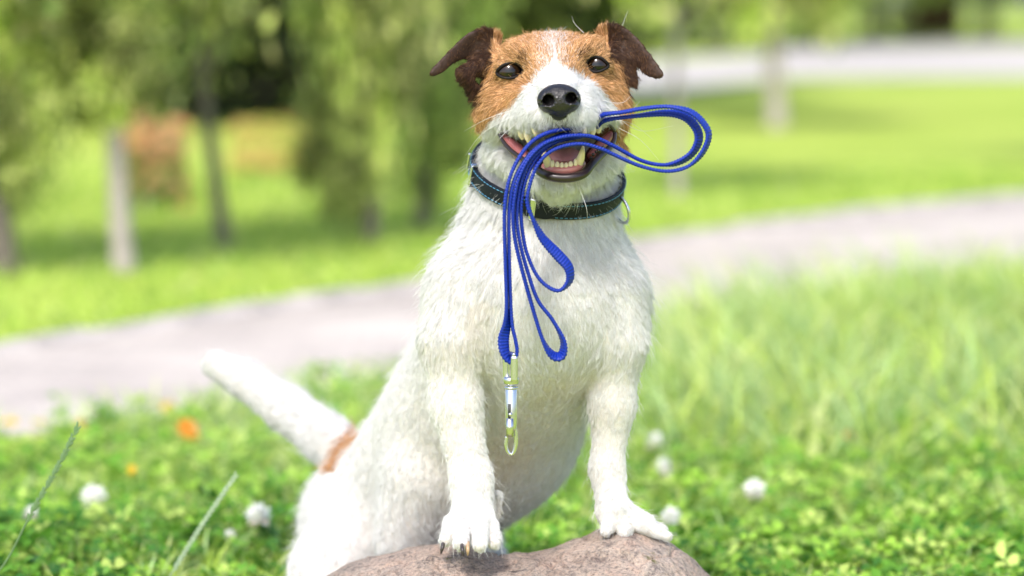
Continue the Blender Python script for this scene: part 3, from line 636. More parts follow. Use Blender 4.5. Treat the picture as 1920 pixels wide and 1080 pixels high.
link('tongue', mesh_np('tongue', q * [px(34), .030, px(21)] + P(1058, 296, -.030), F), m_tong, DOG)
part_tube('inner_cheek', [(944, 254, -.018), (956, 268, -.022), (972, 284, -.028), (990, 300, -.036)], [7, 11, 13, 12], m_cheek, 30)
part_tube('inner_cheek', [(1146, 250, -.016), (1136, 262, -.020), (1122, 278, -.028), (1110, 294, -.036)], [6, 9, 10, 10], m_cheek, 30)
# claws
m_claw = mat('claw', (.045, .035, .035), rough=.35, spec=.5)
m_claw2 = mat('pale_claw', (.45, .30, .18), rough=.35, spec=.5)
for (u, v, y, du, mm) in ((831, 1018, -.046, -3, m_claw), (866, 1023, -.0640, 2, m_claw), (877, 1021, -.060, 0, m_claw2)):
    part_tube('claw', [(u, v - 4, y + .004), (u + du * .3, v + 6, y - .004), (u + du, v + 14, y - .005), (u + du * 1.4, v + 20, y - .003)], [3.6, 3.6, 3, 1.2], mm, 14)
# whiskers
wh = []
for pts in ([(1128, 188, -.045), (1165, 193, -.05), (1185, 178, -.04)], [(1132, 200, -.045), (1175, 212, -.05), (1200, 190, -.04)], [(1150, 215, -.04), (1200, 245, -.05), (1262, 236, -.05)], [(1160, 240, -.03), (1200, 262, -.04), (1235, 300, -.04)],
            [(965, 205, -.045), (915, 222, -.05), (870, 246, -.04)], [(960, 218, -.045), (905, 250, -.05), (872, 292, -.04)], [(975, 225, -.05), (935, 262, -.06), (915, 300, -.05)], [(1010, 345, -.06), (990, 385, -.07), (985, 420, -.07)], [(1085, 350, -.06), (1100, 392, -.07), (1100, 430, -.06)],
            [(1130, 222, -.04), (1185, 232, -.05), (1225, 262, -.05)], [(1095, 62, .0), (1078, 45, 0), (1072, 30, 0)], [(1166, 52, .012), (1172, 34, .01), (1178, 20, .01)]):
    wh.append(tube([P(*p) for p in pts], [.00016, .00012, .00004], 24, 5))
V, F = join(wh); tag(link('whiskers', mesh_np('whiskers', V, F), mat('whisker', (.7, .68, .65), rough=.4), DOG), kind='stuff')

# ------------------------------------------------------------------ collar
COL = empty('dog_collar', tuple(P(1023, 340, .05)), 'black leather dog collar with blue stitching and metal keepers round the terrier\'s neck', 'dog collar')
def rrect(w, h, r, k=3):
    o = []
    for cx, cy, a0 in ((w / 2 - r, h / 2 - r, 0), (-w / 2 + r, h / 2 - r, 90), (-w / 2 + r, -h / 2 + r, 180), (w / 2 - r, -h / 2 + r, 270)):
        for i in range(k + 1): a = math.radians(a0 + 90 * i / k); o.append((cx + r * math.cos(a), cy + r * math.sin(a)))
    return np.array(o)
m_leather = mat('black_leather', (.006, .008, .016), rough=.5, spec=.22); bump(m_leather, noise(m_leather, 1500, 3).outputs[0], .35, .0003)
m_steel = mat('chrome', (.62, .62, .66), rough=.26, metal=1.0); m_stitch = mat('blue_stitch', (.10, .33, .55), rough=.6)
CW = .0128
V, F = sweep(cp, rad_, axn, rrect(.0028, CW, .001), closed=True); link('strap', mesh_np('strap', V, F), m_leather, COL)
def cidx(u, front=True):
    uu, _ = proj(cp); sel = np.where(np.sin(phi) > -.2)[0]; return sel[np.argmin(np.abs(uu[sel] - u))]
i0, i1 = cidx(985), cidx(1046); rng_i = np.arange(min(i0, i1), max(i0, i1) + 1)
seg = cp[rng_i] + rad_[rng_i] * .0028; wn = np.ones(len(seg)); 
if proj(seg)[0][0] > proj(seg)[0][-1]: wn[:4] = [.35, .7, .88, .97]
else: wn[-4:] = [.97, .88, .7, .35]
V, F = sweep(seg, rad_[rng_i], axn[rng_i], np.stack([rrect(.0026, CW * x * .97, .001) for x in wn])); link('strap_end', mesh_np('strap_end', V, F), m_leather, COL)
st = []
for sgn in (-1, 1):
    q = np.concatenate([cp + rad_ * .0016 + axn * sgn * (CW / 2 - .0017)]); q = np.concatenate([q, q[:1]])
    d = np.r_[0, np.cumsum(np.linalg.norm(np.diff(q, axis=0), axis=1))]; s = 0
    while s < d[-1] - .003:
        pts = np.stack([[np.interp(s + x, d, q[:, k]) for k in range(3)] for x in (0, .0011, .0022)]); st.append(tube(pts, .00028, 4, 5)); s += .0036
V, F = join(st); tag(link('stitching', mesh_np('stitching', V, F), m_stitch, COL), kind='stuff')
for u, t_ in ((889, .0042), (1002, .0075)):
    i = cidx(u); c_ = cp[i] + rad_[i] * .0008
    ring = np.array([c_ + rad_[i] * a * t_ * .5 + axn[i] * b * (CW / 2 + .0016) for a, b in ((1, 1), (-1, 1), (-1, -1), (1, -1))])
    ring = np.concatenate([np.linspace(ring[k], ring[(k + 1) % 4], 8, endpoint=False) for k in range(4)])
    A = unit(ring - c_); B = np.broadcast_to(ct[i], ring.shape); V, F = sweep(ring, A, B, rrect(.0014, .0042, .0006), closed=True); link('keeper', mesh_np('keeper', V, F), m_steel, COL)
i = cidx(1158); a = np.linspace(0, 2 * math.pi, 40, endpoint=False); rc = cp[i] + rad_[i] * .0035 - axn[i] * .0075
dn = unit(np.array([.25, .0, -1.0])); sdv = unit(np.array([.62, -.75, 0.]))
ring = rc + np.cos(a)[:, None] * sdv * .0085 + np.sin(a)[:, None] * dn * .0098
V, F = tube(ring, .0011, 60, 10, closed=True); link('ring', mesh_np('ring', V, F), m_steel, COL)
i = cidx(876); V, F = tube([cp[i] + rad_[i] * .003 + axn[i] * x for x in (-.001, .006, .0105)], [.0009] * 3, 10, 8); link('buckle_pin', mesh_np('buckle_pin', V, F), m_steel, COL)

# ------------------------------------------------------------------ leash held in the mouth
LEASH = empty('dog_leash', tuple(P(960, 400, -.085)), 'blue webbing leash folded in loops and held in the terrier\'s mouth', 'leash')
m_web = mat('blue_webbing', (.003, .025, .36), rough=.5, spec=.35)
nw = noise(m_web, 2600, 2); rw = ramp(m_web, nw.outputs[0], [(.3, (.001, .007, .12)), (.6, (.003, .030, .36))]); L(m_web, rw.outputs[0], base(m_web))
def ribbon(pts, w=.0080, t=.0023):
    """pts rows: u, v, y, then the sideways lean of the band's width (0 = edge towards us, 1 = face towards us)"""
    q = np.array([list(P(a[0], a[1], a[2])) + [a[3] if len(a) > 3 else .03] for a in pts])
    d = np.linalg.norm(np.diff(q[:, :3], axis=0), axis=1).sum(); n = max(int(d / .00030), 20); c = catmull(q, n)
    p, tw = c[:, :3], c[:, 3]; tt = tangents(p)
    yv = np.array([0, 1.0, 0]); A0 = unit(yv - tt * (tt @ yv)[:, None]); B0 = np.cross(tt, A0)
    an = tw * math.pi / 2; A = A0 * np.cos(an)[:, None] + B0 * np.sin(an)[:, None]; B = -A0 * np.sin(an)[:, None] + B0 * np.cos(an)[:, None]
    sec = []
    for i, (x, y) in enumerate([(-.5, -.22), (-.5, .22), (-.42, .5), (-.21, .5), (0, .5), (.21, .5), (.42, .5), (.5, .22), (.5, -.22), (.42, -.5), (.21, -.5), (0, -.5), (-.21, -.5), (-.42, -.5)]): sec.append((x * w, y * t))
    sec = np.array(sec); k = len(sec); s = np.arange(n) * d / n
    ph = np.array([0, math.pi, 0, 0, 0, 0, 0, math.pi, 0, 0, 0, 0, 0, 0]); 
    sc = 1 + .17 * np.sin(2 * math.pi * s[:, None] / .0021 + ph[None])
    S = sec[None] * np.stack([1 + (sc - 1) * .5, sc], -1)
    return sweep(p, A, B, S)
ST = [
 # big loop at the right, outer and inner band, then the two hanging loops
 [(1112, 232, -.040), (1130, 216, -.054), (1169, 210, -.060), (1208, 203, -.064), (1255, 200, -.068), (1297, 211, -.070, .2), (1324, 238, -.070, .25), (1328, 262, -.070, .25), (1313, 292, -.070, .2), (1286, 314, -.070), (1247, 321, -.070), (1200, 311, -.070), (1153, 291, -.072), (1127, 279, -.074), (1093, 270, -.076), (1060, 273, -.078), (1031, 285, -.080), (1010, 306, -.082), (998, 332, -.083), (990, 362, -.084), (990, 384, -.084, .1), (999, 410, -.084), (1017, 446, -.083, .35), (1046, 478, -.082, .62), (1066, 502, -.081, .5), (1067, 528, -.080, .3), (1045, 545, -.080), (1012, 524, -.080), (989, 478, -.080), (979, 430, -.080), (977, 385, -.081), (984, 342, -.081), (1000, 305, -.080), (1024, 277, -.076), (1055, 260, -.070), (1085, 251, -.062)],
 [(1118, 238, -.036), (1138, 225, -.050), (1188, 218, -.056), (1247, 212, -.060, .25), (1282, 218, -.062, .4), (1304, 238, -.062, .45), (1310, 262, -.062, .45), (1297, 288, -.062, .35), (1270, 305, -.062, .25), (1239, 309, -.062), (1200, 300, -.064), (1153, 275, -.068), (1116, 258, -.072), (1086, 254, -.076), (1050, 258, -.080), (1018, 271, -.083), (994, 294, -.085), (978, 322, -.086), (968, 352, -.087), (962, 400, -.087), (966, 450, -.086), (980, 510, -.085), (998, 575, -.083), (1018, 638, -.082), (1036, 666, -.081, .35), (1053, 666, -.080, .4), (1056, 640, -.080, .2), (1036, 600, -.080), (1008, 562, -.081), (988, 505, -.082), (974, 450, -.083), (969, 400, -.083), (976, 345, -.083), (992, 305, -.082), (1018, 277, -.080), (1050, 263, -.074), (1085, 256, -.062)],
 # the band down to the snap: front and returning part
 [(1095, 240, -.058), (1051, 243, -.072), (1015, 254, -.080), (990, 273, -.084), (969, 303, -.087), (954, 340, -.089), (947, 382, -.090), (946, 430, -.090), (948, 500, -.089), (950, 570, -.088), (950, 606, -.087, .35), (944, 636, -.087, .7), (947, 662, -.087, .5), (958, 676, -.086, .2), (969, 662, -.085), (967, 640, -.085), (960, 608, -.085), (957, 560, -.085), (955, 500, -.086), (954, 420, -.087), (956, 378, -.087), (963, 342, -.087), (978, 310, -.085), (1000, 282, -.081), (1030, 262, -.075), (1070, 248, -.060)],
]
V, F = join([ribbon(s) for s in ST]); link('webbing', mesh_np('webbing', V, F), m_web, LEASH)
CL = None
def lp(name, VF, parent): 
    o = link(name, mesh_np(name, *VF), m_steel, LEASH); return o
def lathe(u, prof, y=-.086, n=24):
    """prof: (v, radius px)"""
    c = [P(u, v, y) for v, r in prof]; r = [px(r) for v, r in prof]; a = np.linspace(0, 2 * math.pi, n, endpoint=False)
    V = np.concatenate([np.stack([c_[0] + r_ * np.cos(a), c_[1] + r_ * np.sin(a), np.full(n, c_[2])], 1) for c_, r_ in zip(c, r)])
    i = np.arange(len(prof) - 1)[:, None]; j = np.arange(n)[None]
    return V, [np.stack([i * n + j, (i + 1) * n + j, (i + 1) * n + (j + 1) % n, i * n + (j + 1) % n], -1).reshape(-1, 4)]
# swivel eye: a flat bail round the end of the webbing
bail = [tube([P(u, 664, -.091 + .010 * 0) if False else P(u, 668, y), P(u, 690, y), P(u, 716, y)], [px(6.5)] * 3, 12, 10, flat=.45) for u, y in ((949, -.080), (964, -.092))]
bail.append(tube([P(964, 668, -.092), P(960, 664, -.089), P(953, 664, -.083), P(949, 668, -.080)], px(5.5), 14, 10, flat=.6))
SN = link('snap_hook', mesh_np('snap_hook', *join([lathe(958.5, [(706, 3), (706.5, 13), (709, 14.5), (718, 14.5), (721, 12), (721.5, 7), (724, 7), (724.5, 12.5), (727, 13), (729, 12), (729.5, 3)]),
     lathe(958.5, [(728, 9.5), (730, 11), (786, 11), (800, 10.5), (806, 9), (808, 4)])])), m_steel, LEASH)
def sub(name, VF, m=m_steel):
    o = bpy.data.objects.new(name, mesh_np(name, *VF)); o.data.materials.append(m); C.objects.link(o); o.parent = SN; return o
sub('bail', join(bail)); m_dark = mat('slot_shadow', (.03, .03, .03), rough=.5)
sub('slot', (lambda b: b)(box(P(955, 771, -.0905), (px(5), .001, px(26)))), m_dark)
sub('slider', join([box(P(956, 802, -.0895), (px(13), .0035, px(34))), ellipsoid(P(957, 777, -.091), (px(4), .002, px(4)), 12, 8)]))
sub('hook', tube([P(964, 796, -.086), P(967, 815, -.086), P(967, 835, -.086), P(961, 851, -.086), P(953, 848, -.086), P(949, 836, -.086), P(950, 818, -.086)], [px(4.5), px(4), px(3.8), px(3), px(3), px(3.4), px(3.4)], 50, 12))

# ------------------------------------------------------------------ grass, clover, flowers
m_blade = mat('grass_blade', rough=.5, spec=.15, attr='Col', translucent=.4)
RX0, RX1 = _rk[0, 0], _rk[-1, 0]
def in_rock(x, y):
    return (rock_z(x, y) > .004) & (x > RX0) & (x < RX1) & (np.abs(y - RY0) < RB * .98)
def near_y(x): return np.interp(x, NEAR[:, 0], NEAR[:, 1])
def far_y(x): return np.interp(x, FAR[:, 0], FAR[:, 1])
def sample_ground(n, y0, y1, dens=None, side=.22):
    y = y0 + (y1 - y0) * rng.random(n * 3) ** .9; hw = .19 * (y + 2) + side; x = (rng.random(n * 3) * 2 - 1) * hw
    k = ~in_rock(x, y)
    k &= ~((np.abs(x + .14) < .14) & (y > .1) & (y < .42) & (rng.random(len(x)) < .75))
    if dens is not None: k &= rng.random(len(x)) < dens(x, y)
    return x[k][:n], y[k][:n]
FL_ = [(1229, 829, .95, 21, 'round white clover flower beside the dog\'s straight foreleg, the higher of two close together'), (1245, 878, .80, 20, 'white clover flower just below another, right of the dog\'s foreleg'),
       (1415, 919, .62, 21, 'single bright white clover flower in the grass right of the boulder'), (1257, 968, .48, 19, 'loose white clover flower just above the outer paw on the boulder'),
       (1736, 755, 1.35, 17, 'small white clover flower high in the long grass at far right'), (485, 968, .45, 26, 'wide white clover flower left of the dog\'s haunch'),
       (58, 966, .50, 19, 'white clover flower behind the thin dark grass stalk at far left'), (176, 932, .62, 24, 'pale clover flower between the two grass stalks'),
       (545, 946, .70, 12, 'small white clover flower close to the dog\'s haunch'), (520, 880, .95, 16, 'pinkish white clover flower under the raised tail'),
       (1100, 975, .75, 15, 'faded clover flower seen between the dog\'s forelegs'), (1575, 985, .70, 14, 'small pale clover flower low in the grass at lower right'),
       (1421, 851, 1.0, 14, 'faded pinkish clover flower above the single bright white one'), (1650, 1010, .5, 15, 'white clover flower near the bottom edge right of the boulder'), (432, 1003, .42, 12, 'tiny clover flower beside the pale grass seed stalk')]
MF_ = ((355, 806, 1.15, 26, 'orange_petals', 'bright orange flower in the grass below the tip of the tail'), (68, 806, 1.30, 22, 'yellow_petals', 'yellow-orange flower at the path edge, rightmost of the far left pair'), (16, 800, 1.30, 22, 'yellow_petals', 'yellow-orange flower at the very left edge of the lawn'),
                             (150, 800, 1.25, 17, 'pale_orange_petals', 'pale orange flower just behind the tip of the thin grass stalk'), (247, 881, .75, 10, 'yellow_petals', 'tiny yellow flower above the dark clover at left'), (1685, 605, 2.2, 16, 'orange_petals', 'small orange flower deep in the long grass at right'),
                             (316, 765, 1.35, 15, 'yellow_petals', 'small yellow flower left of the bright orange one'), (1590, 815, 1.0, 9, 'orange_petals', 'tiny orange flower low in the grass at right'))
CLR = np.array([(f[0], f[1], f[2], f[3]) for f in FL_] + [(f[0], f[1], f[2], f[3]) for f in MF_])
def clear(x, y, h):
    """leave free the blades that would grow right in front of a flower head"""
    u, v = proj(np.stack([x, y, h], 1)); k = np.ones(len(x), bool)
    for cu, cv, cy, cr in CLR: k &= ~((y < cy + .01) & (np.abs(u - cu) < cr * 1.25) & (v < cv + cr * .8))
    return k
GC = np.array([(.32, .49, .07), (.45, .62, .10), (.60, .72, .17), (.22, .40, .08), (.66, .72, .30), (.08, .19, .03), (.46, .62, .27)])
def blades(x, y, h, wd, lean, cols):
    kk = clear(x, y, h); x, y, h, wd, lean, cols = x[kk], y[kk], h[kk], wd[kk], lean[kk], cols[kk]
    n = len(x); a = rng.random(n) * 2 * math.pi; d = np.stack([np.cos(a), np.sin(a), np.zeros(n)], 1); s_ = np.stack([-np.sin(a), np.cos(a), np.zeros(n)], 1)
    tw = rng.random(n) * 2 * math.pi; s_ = np.stack([np.cos(tw), np.sin(tw), np.zeros(n)], 1)
    b = np.stack([x, y, np.full(n, -.003)], 1); Vs = []
    for k, (f, ww) in enumerate(((0, .8), (.4, 1), (.75, .7), (1, .06))):
        c = b + np.array([0, 0, 1]) * (h * (f - .28 * lean * f * f))[:, None] + d * (h * lean * f * f)[:, None]
        Vs += [c - s_ * (wd * ww)[:, None] / 2, c + s_ * (wd * ww)[:, None] / 2]
    V = np.stack(Vs, 1).reshape(-1, 3); o = (np.arange(n) * 8)[:, None, None]
    F = (o + np.array([[0, 1, 3, 2], [2, 3, 5, 4], [4, 5, 7, 6]])[None]).reshape(-1, 4)
    return V, F, np.repeat(cols, 8, 0)
def mixcol(n, wts, br=.25):
    c = GC[rng.choice(len(GC), n, p=np.array(wts) / sum(wts))]; return c * (1 + br * (rng.random((n, 1)) * 2 - 1))
VV, FF, CC, off = [], [], [], 0
def add(V, F, c):
    global off
    VV.append(V); FF.append(F + off); CC.append(c); off += len(V)
# mid-height meadow grass between rock and path, taller towards the right
def dn(x, y): return (y < near_y(x) - .01) & (y > .1)
x, y = sample_ground(90000, .1, 3.4, dn); tall = smooth01((x + .05) / .5) * smooth01((y - 1.1) / .8)
h = (.026 + .036 * rng.random(len(x))) * (1 + 2.2 * tall) * np.clip((near_y(x) - y) / .6, .55, 1); add(*blades(x, y, h, .0022 + .0022 * rng.random(len(x)), .2 + .9 * rng.random(len(x)), mixcol(len(x), (2, 3, 4, 1.5, 3, 1.5, 4))))
k = rng.random(len(x)) < .10 * 2 * smooth01((y - .7) / .7); x, y = x[k], y[k]; add(*blades(x, y, (.05 + .07 * rng.random(len(x))) * (.6 + .9 * smooth01((x + .1) / .5)), .003 + .002 * rng.random(len(x)), .3 + .8 * rng.random(len(x)), mixcol(len(x), (0, 2, 3, 0, 4, 0, 6))))
# lawn blades just beyond the path
x, y = sample_ground(16000, 2.0, 6.5, lambda x, y: y > far_y(x) + .06); add(*blades(x, y, .02 + .02 * rng.random(len(x)), .004 + .003 * rng.random(len(x)), .5 + .6 * rng.random(len(x)), mixcol(len(x), (3, 4, 4, 1, 1, 0, 0))))
V = np.concatenate(VV); F = np.concatenate(FF)
tag(link('grass', mesh_np('grass', V, F, col=np.concatenate(CC)), m_blade), 'fresh green meadow grass growing between the boulder and the path', 'grass', kind='stuff')
# clover leaves: three round leaflets on a stem each
def leaflets(n, x, y, z, r, cols):
    kk = clear(x, y, z); x, y, z, r, cols = x[kk], y[kk], z[kk], r[kk], cols[kk]; n = len(x)
    a0 = rng.random(n) * 6.283; tilt = rng.normal(0, .35, (n, 2)); Vs = []; 
    for k in range(3):
        a = a0 + k * 2.094; ca, sa = np.cos(a), np.sin(a)
        for (f, g, e) in ((0.05, 0, 0), (.55, .42, .16), (1.0, .40, .22), (1.12, 0, .14), (1.0, -.40, .22), (.55, -.42, .16)):
            px_ = (f * ca - g * sa) * r; py_ = (f * sa + g * ca) * r; Vs.append(np.stack([x + px_, y + py_, z + e * r + px_ * tilt[:, 0] + py_ * tilt[:, 1]], 1))
    V = np.stack(Vs, 1).reshape(-1, 3); o = (np.arange(n) * 18)[:, None, None]
    F = (o + np.array([[k * 6 + 0, k * 6 + 1, k * 6 + 2, k * 6 + 3] for k in range(3)] + [[k * 6 + 0, k * 6 + 3, k * 6 + 4, k * 6 + 5] for k in range(3)])[None]).reshape(-1, 4)
    return V, F, np.repeat(cols, 18, 0)
x, y = sample_ground(30000, .08, 2.2, lambda x, y: (y < near_y(x) - .02) * (.10 + .90 * smooth01((1.05 - y) / .7)) * (.5 + .5 * (pnoise(np.c_[x, y, x * 0], 9, 2) > -.2)))
n = len(x); hh = .012 + .035 * rng.random(n) * (1 + .35 * pnoise(np.c_[x, y, x * 0], 14, 3))
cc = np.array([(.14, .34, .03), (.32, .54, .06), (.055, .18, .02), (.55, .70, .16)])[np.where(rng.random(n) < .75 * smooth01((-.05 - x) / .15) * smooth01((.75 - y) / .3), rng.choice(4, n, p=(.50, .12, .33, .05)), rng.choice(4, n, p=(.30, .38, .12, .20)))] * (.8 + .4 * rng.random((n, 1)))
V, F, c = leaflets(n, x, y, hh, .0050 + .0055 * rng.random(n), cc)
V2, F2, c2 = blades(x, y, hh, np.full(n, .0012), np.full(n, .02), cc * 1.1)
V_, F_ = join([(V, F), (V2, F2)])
m_clov = mat('clover_leaf', rough=.5, spec=.35, attr='Col', translucent=.35)
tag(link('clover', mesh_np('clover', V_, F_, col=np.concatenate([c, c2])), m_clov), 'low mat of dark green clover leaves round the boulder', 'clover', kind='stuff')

m_white = mat('clover_floret', rough=.6, spec=.2, attr='Col', translucent=.15); m_stem = mat('flower_stem', (.12, .26, .05), rough=.5)
def clover_head(r, n=70, seed=0):
    rg = np.random.default_rng(seed); Vs, Fs, Cs, o = [], [], [], 0
    for k in range(n):
        z = 1 - 1.7 * (k + .5) / n; a = k * 2.39996; d = np.array([math.sqrt(max(0, 1 - z * z)) * math.cos(a), math.sqrt(max(0, 1 - z * z)) * math.sin(a), z])
        d = unit(d + rg.normal(0, .12, 3)); s1 = unit(np.cross(d, [.3, .2, 1])); s2 = np.cross(d, s1); L0, L1 = r * .35, r * (.85 + .3 * rg.random()); wd = r * .22
        q = np.array([d * L0 - s1 * wd * .5, d * L0 + s1 * wd * .5, d * (L0 + L1) / 2 + s1 * wd + s2 * wd * .3, d * L1 + s1 * wd * .2, d * L1 - s1 * wd * .2, d * (L0 + L1) / 2 - s1 * wd + s2 * wd * .3])
        Vs.append(q); Fs.append(np.array([[0, 1, 2, 5], [5, 2, 3, 4]]) + o); o += 6
        c = np.array([.90, .89, .84]) if z > -.45 else np.array([.75, .60, .50]); Cs.append(np.repeat((c * (.9 + .15 * rg.random()))[None], 6, 0))
    V, F = ellipsoid((0, 0, 0), (r * .5,) * 3, 10, 8); Vs.append(V); Fs.append(F[0] + o); Cs.append(np.repeat([[.80, .80, .66]], len(V), 0))
    return np.concatenate(Vs), np.concatenate(Fs), np.concatenate(Cs)
heads = []
for sd_ in range(3):
    V, F, c = clover_head(1.0, 64, sd_); me = mesh_np('flower_head', V, F, smooth=False, col=c); me.materials.append(m_white); heads.append(me)
# u, v of the head, distance beyond the dog's face, head radius in pixels, label
for i, (u, v, y_, r, lab) in enumerate(FL_):
    p = P(u, v, y_); t = empty('clover_flower', (p[0], p[1], 0), lab, 'flower', 'clover flowers in the grass')
    o = bpy.data.objects.new('flower_head', heads[i % 3]); C.objects.link(o); o.parent = t; o.location = (0, 0, p[2]); o.scale = (px(r, y_),) * 3; o.rotation_euler = (random.uniform(-.3, .3), random.uniform(-.3, .3), random.uniform(0, 6))
    V, F = tube([(p[0] + .004, p[1] + .003, -.005), (p[0] + .003, p[1], p[2] * .5), (p[0], p[1], p[2] - px(r, y_) * .3)], .0009, 10, 6); link('stem', mesh_np('stem', V, F), m_stem, t)
# orange and yellow flowers
def daisy(n=13, seed=1):
    Vs, Fs, o = [], [], 0
    for lay in range(2):
        for k in range(n):
            a = 6.283 * (k + .5 * lay) / n; ca, sa = math.cos(a), math.sin(a); Lg = 1 - .2 * lay
            q = [(f * Lg * ca - g * sa, f * Lg * sa + g * ca, e + .12 * lay) for f, g, e in ((.15, -.08, 0), (.15, .08, 0), (.65, .15, .12), (1, .07, .05), (1, -.07, .05), (.65, -.15, .12))]
            Vs.append(np.array(q)); Fs.append(np.array([[0, 1, 2, 5], [5, 2, 3, 4]]) + o); o += 6
    return np.concatenate(Vs), np.concatenate(Fs)
V, F = daisy(); dm = {}
for nm, c in (('orange_petals', (.80, .25, .015)), ('yellow_petals', (.80, .48, .02)), ('pale_orange_petals', (.78, .36, .08))):
    me = mesh_np('petals', V, F, smooth=False); me.materials.append(mat(nm, c, rough=.6, spec=.2, translucent=.3)); dm[nm] = me
m_disc = mat('flower_disc', (.45, .22, .02), rough=.8)
dv_ = ellipsoid((0, 0, .06), (.22, .22, .12), 12, 8); dme = mesh_np('disc', *dv_); dme.materials.append(m_disc)
for (u, v, y_, r, k, lab) in MF_:
    p = P(u, v, y_); t = empty('meadow_flower', (p[0], p[1], 0), lab, 'flower', 'orange and yellow meadow flowers')
    o = bpy.data.objects.new('petals', dm[k]); C.objects.link(o); o.parent = t; o.location = (0, 0, p[2]); o.scale = (px(r, y_),) * 3; o.rotation_euler = (1.0 + random.uniform(-.3, .3), random.uniform(-.3, .3), random.uniform(-.5, .5))
    o2 = bpy.data.objects.new('disc', dme); C.objects.link(o2); o2.parent = t; o2.location = o.location; o2.scale = o.scale; o2.rotation_euler = o.rotation_euler
    V, F = tube([(p[0] + .004, p[1] + .01, -.005), (p[0] + .003, p[1] + .006, p[2] * .5), (p[0], p[1], p[2])], .001, 10, 6); link('stem', mesh_np('stem', V, F), m_stem, t)
# two grass seed stalks
def stalk(pts, lab, colr, r0, n_seed, s0, sr):
    q = catmull([P(*p) for p in pts], 80); t = empty('grass_stalk', tuple(q[0] * [1, 1, 0]), lab, 'grass stalk')
    base_ = q[0] * [1, 1, 0] + [0, 0, -.004]
    V, F = tube(np.concatenate([[base_], q[::8]]), r0, 60, 8); link('stem', mesh_np('stem', V, F), mat(lab.split()[0] + '_stalk', colr, rough=.5), t)
    sp = []; T = tangents(q); dir_ = np.array([0, 0, 1.])
    for k in range(n_seed):
        f = s0 + (1 - s0) * k / n_seed; i = int(f * 79); side = np.cross(T[i], [0, 1, 0]) * (1 if k % 2 else -1); c = q[i] + side * sr * 1.0
        ax = unit(T[i] + side * .35); b = unit(np.cross(ax, [0, 1, .1])); R = np.stack([b, np.cross(ax, b), ax], 1); sp.append(ellipsoid(c, (sr, sr * .7, sr * 3.6), 8, 6, R))
    V, F = join(sp); tag(link('seed_head', mesh_np('seed_head', V, F), mat(lab.split()[0] + '_seed', tuple(np.array(colr) * 1.2), rough=.6), t), kind='stuff')
stalk([(-40, 1110, .05), (10, 1055, .05), (60, 960, .05), (110, 872, .05), (151, 790, .05)], 'dark thin grass seed stalk leaning right at far left of the picture', (.10, .17, .07), .0008, 36, .45, .0009)
stalk([(300, 1110, .16), (330, 1062, .16), (375, 990, .16), (412, 935, .16), (446, 886, .16)], 'pale grey-green grass seed stalk with plump spikelets beside the dog\'s haunch', (.26, .34, .22), .0006, 44, .2, .0008)
print('grass', time.time() - T0)

# ------------------------------------------------------------------ trees and bushes
def crown_mesh(name, nleaf, ncl, leaf, cols, seed, spread=.2, hollow=.55):
    rg = np.random.default_rng(seed); c = rg.normal(0, 1, (ncl, 3)); c = unit(c) * (hollow + (1 - hollow) * rg.random((ncl, 1))) * .86
    cs = spread * (.6 + .8 * rg.random(ncl)); k = rg.integers(0, ncl, nleaf); p = c[k] + rg.normal(0, 1, (nleaf, 3)) * cs[k][:, None] * .6
    cb = .25 + 1.45 * rg.random(ncl) ** 1.3; a = unit(rg.normal(0, 1, (nleaf, 3)) + [0, 0, -.4]); b = unit(np.cross(a, rg.normal(0, 1, (nleaf, 3)))); s = leaf * (.6 + .8 * rg.random(nleaf))[:, None]
    V = np.stack([p - a * s, p + b * s * .5, p + a * s, p - b * s * .5], 1).reshape(-1, 3); F = np.arange(nleaf * 4).reshape(-1, 4)
    col = np.array(cols)[rg.integers(0, len(cols), nleaf)] * cb[k][:, None] * (.8 + .4 * rg.random((nleaf, 1)))
    me = mesh_np(name, V, F, smooth=False, col=np.repeat(col, 4, 0)); me.materials.append(m_leaf); return me
m_leaf = mat('tree_leaf', rough=.5, spec=.2, attr='Col', translucent=.25)
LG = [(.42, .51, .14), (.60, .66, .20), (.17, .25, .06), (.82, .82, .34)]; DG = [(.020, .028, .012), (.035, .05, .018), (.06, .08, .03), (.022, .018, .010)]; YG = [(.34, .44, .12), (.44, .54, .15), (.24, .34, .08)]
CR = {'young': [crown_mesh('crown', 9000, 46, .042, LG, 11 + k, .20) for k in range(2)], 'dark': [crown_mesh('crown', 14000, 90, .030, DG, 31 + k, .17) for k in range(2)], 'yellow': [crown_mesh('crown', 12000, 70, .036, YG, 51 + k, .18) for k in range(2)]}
m_bark = mat('bark', rough=.9, spec=.2); nb = noise(m_bark, 25, 5, .7); rb_ = ramp(m_bark, nb.outputs[0], [(.3, (.10, .085, .07)), (.6, (.20, .17, .14))]); L(m_bark, rb_.outputs[0], base(m_bark))
m_pale = mat('pale_bark', rough=.9, spec=.2); nb = noise(m_pale, 25, 5, .7); rb_ = ramp(m_pale, nb.outputs[0], [(.3, (.30, .26, .24)), (.6, (.48, .42, .39))]); L(m_pale, rb_.outputs[0], base(m_pale))
m_red = mat('red_bark', (.12, .055, .035), rough=.9, spec=.2)
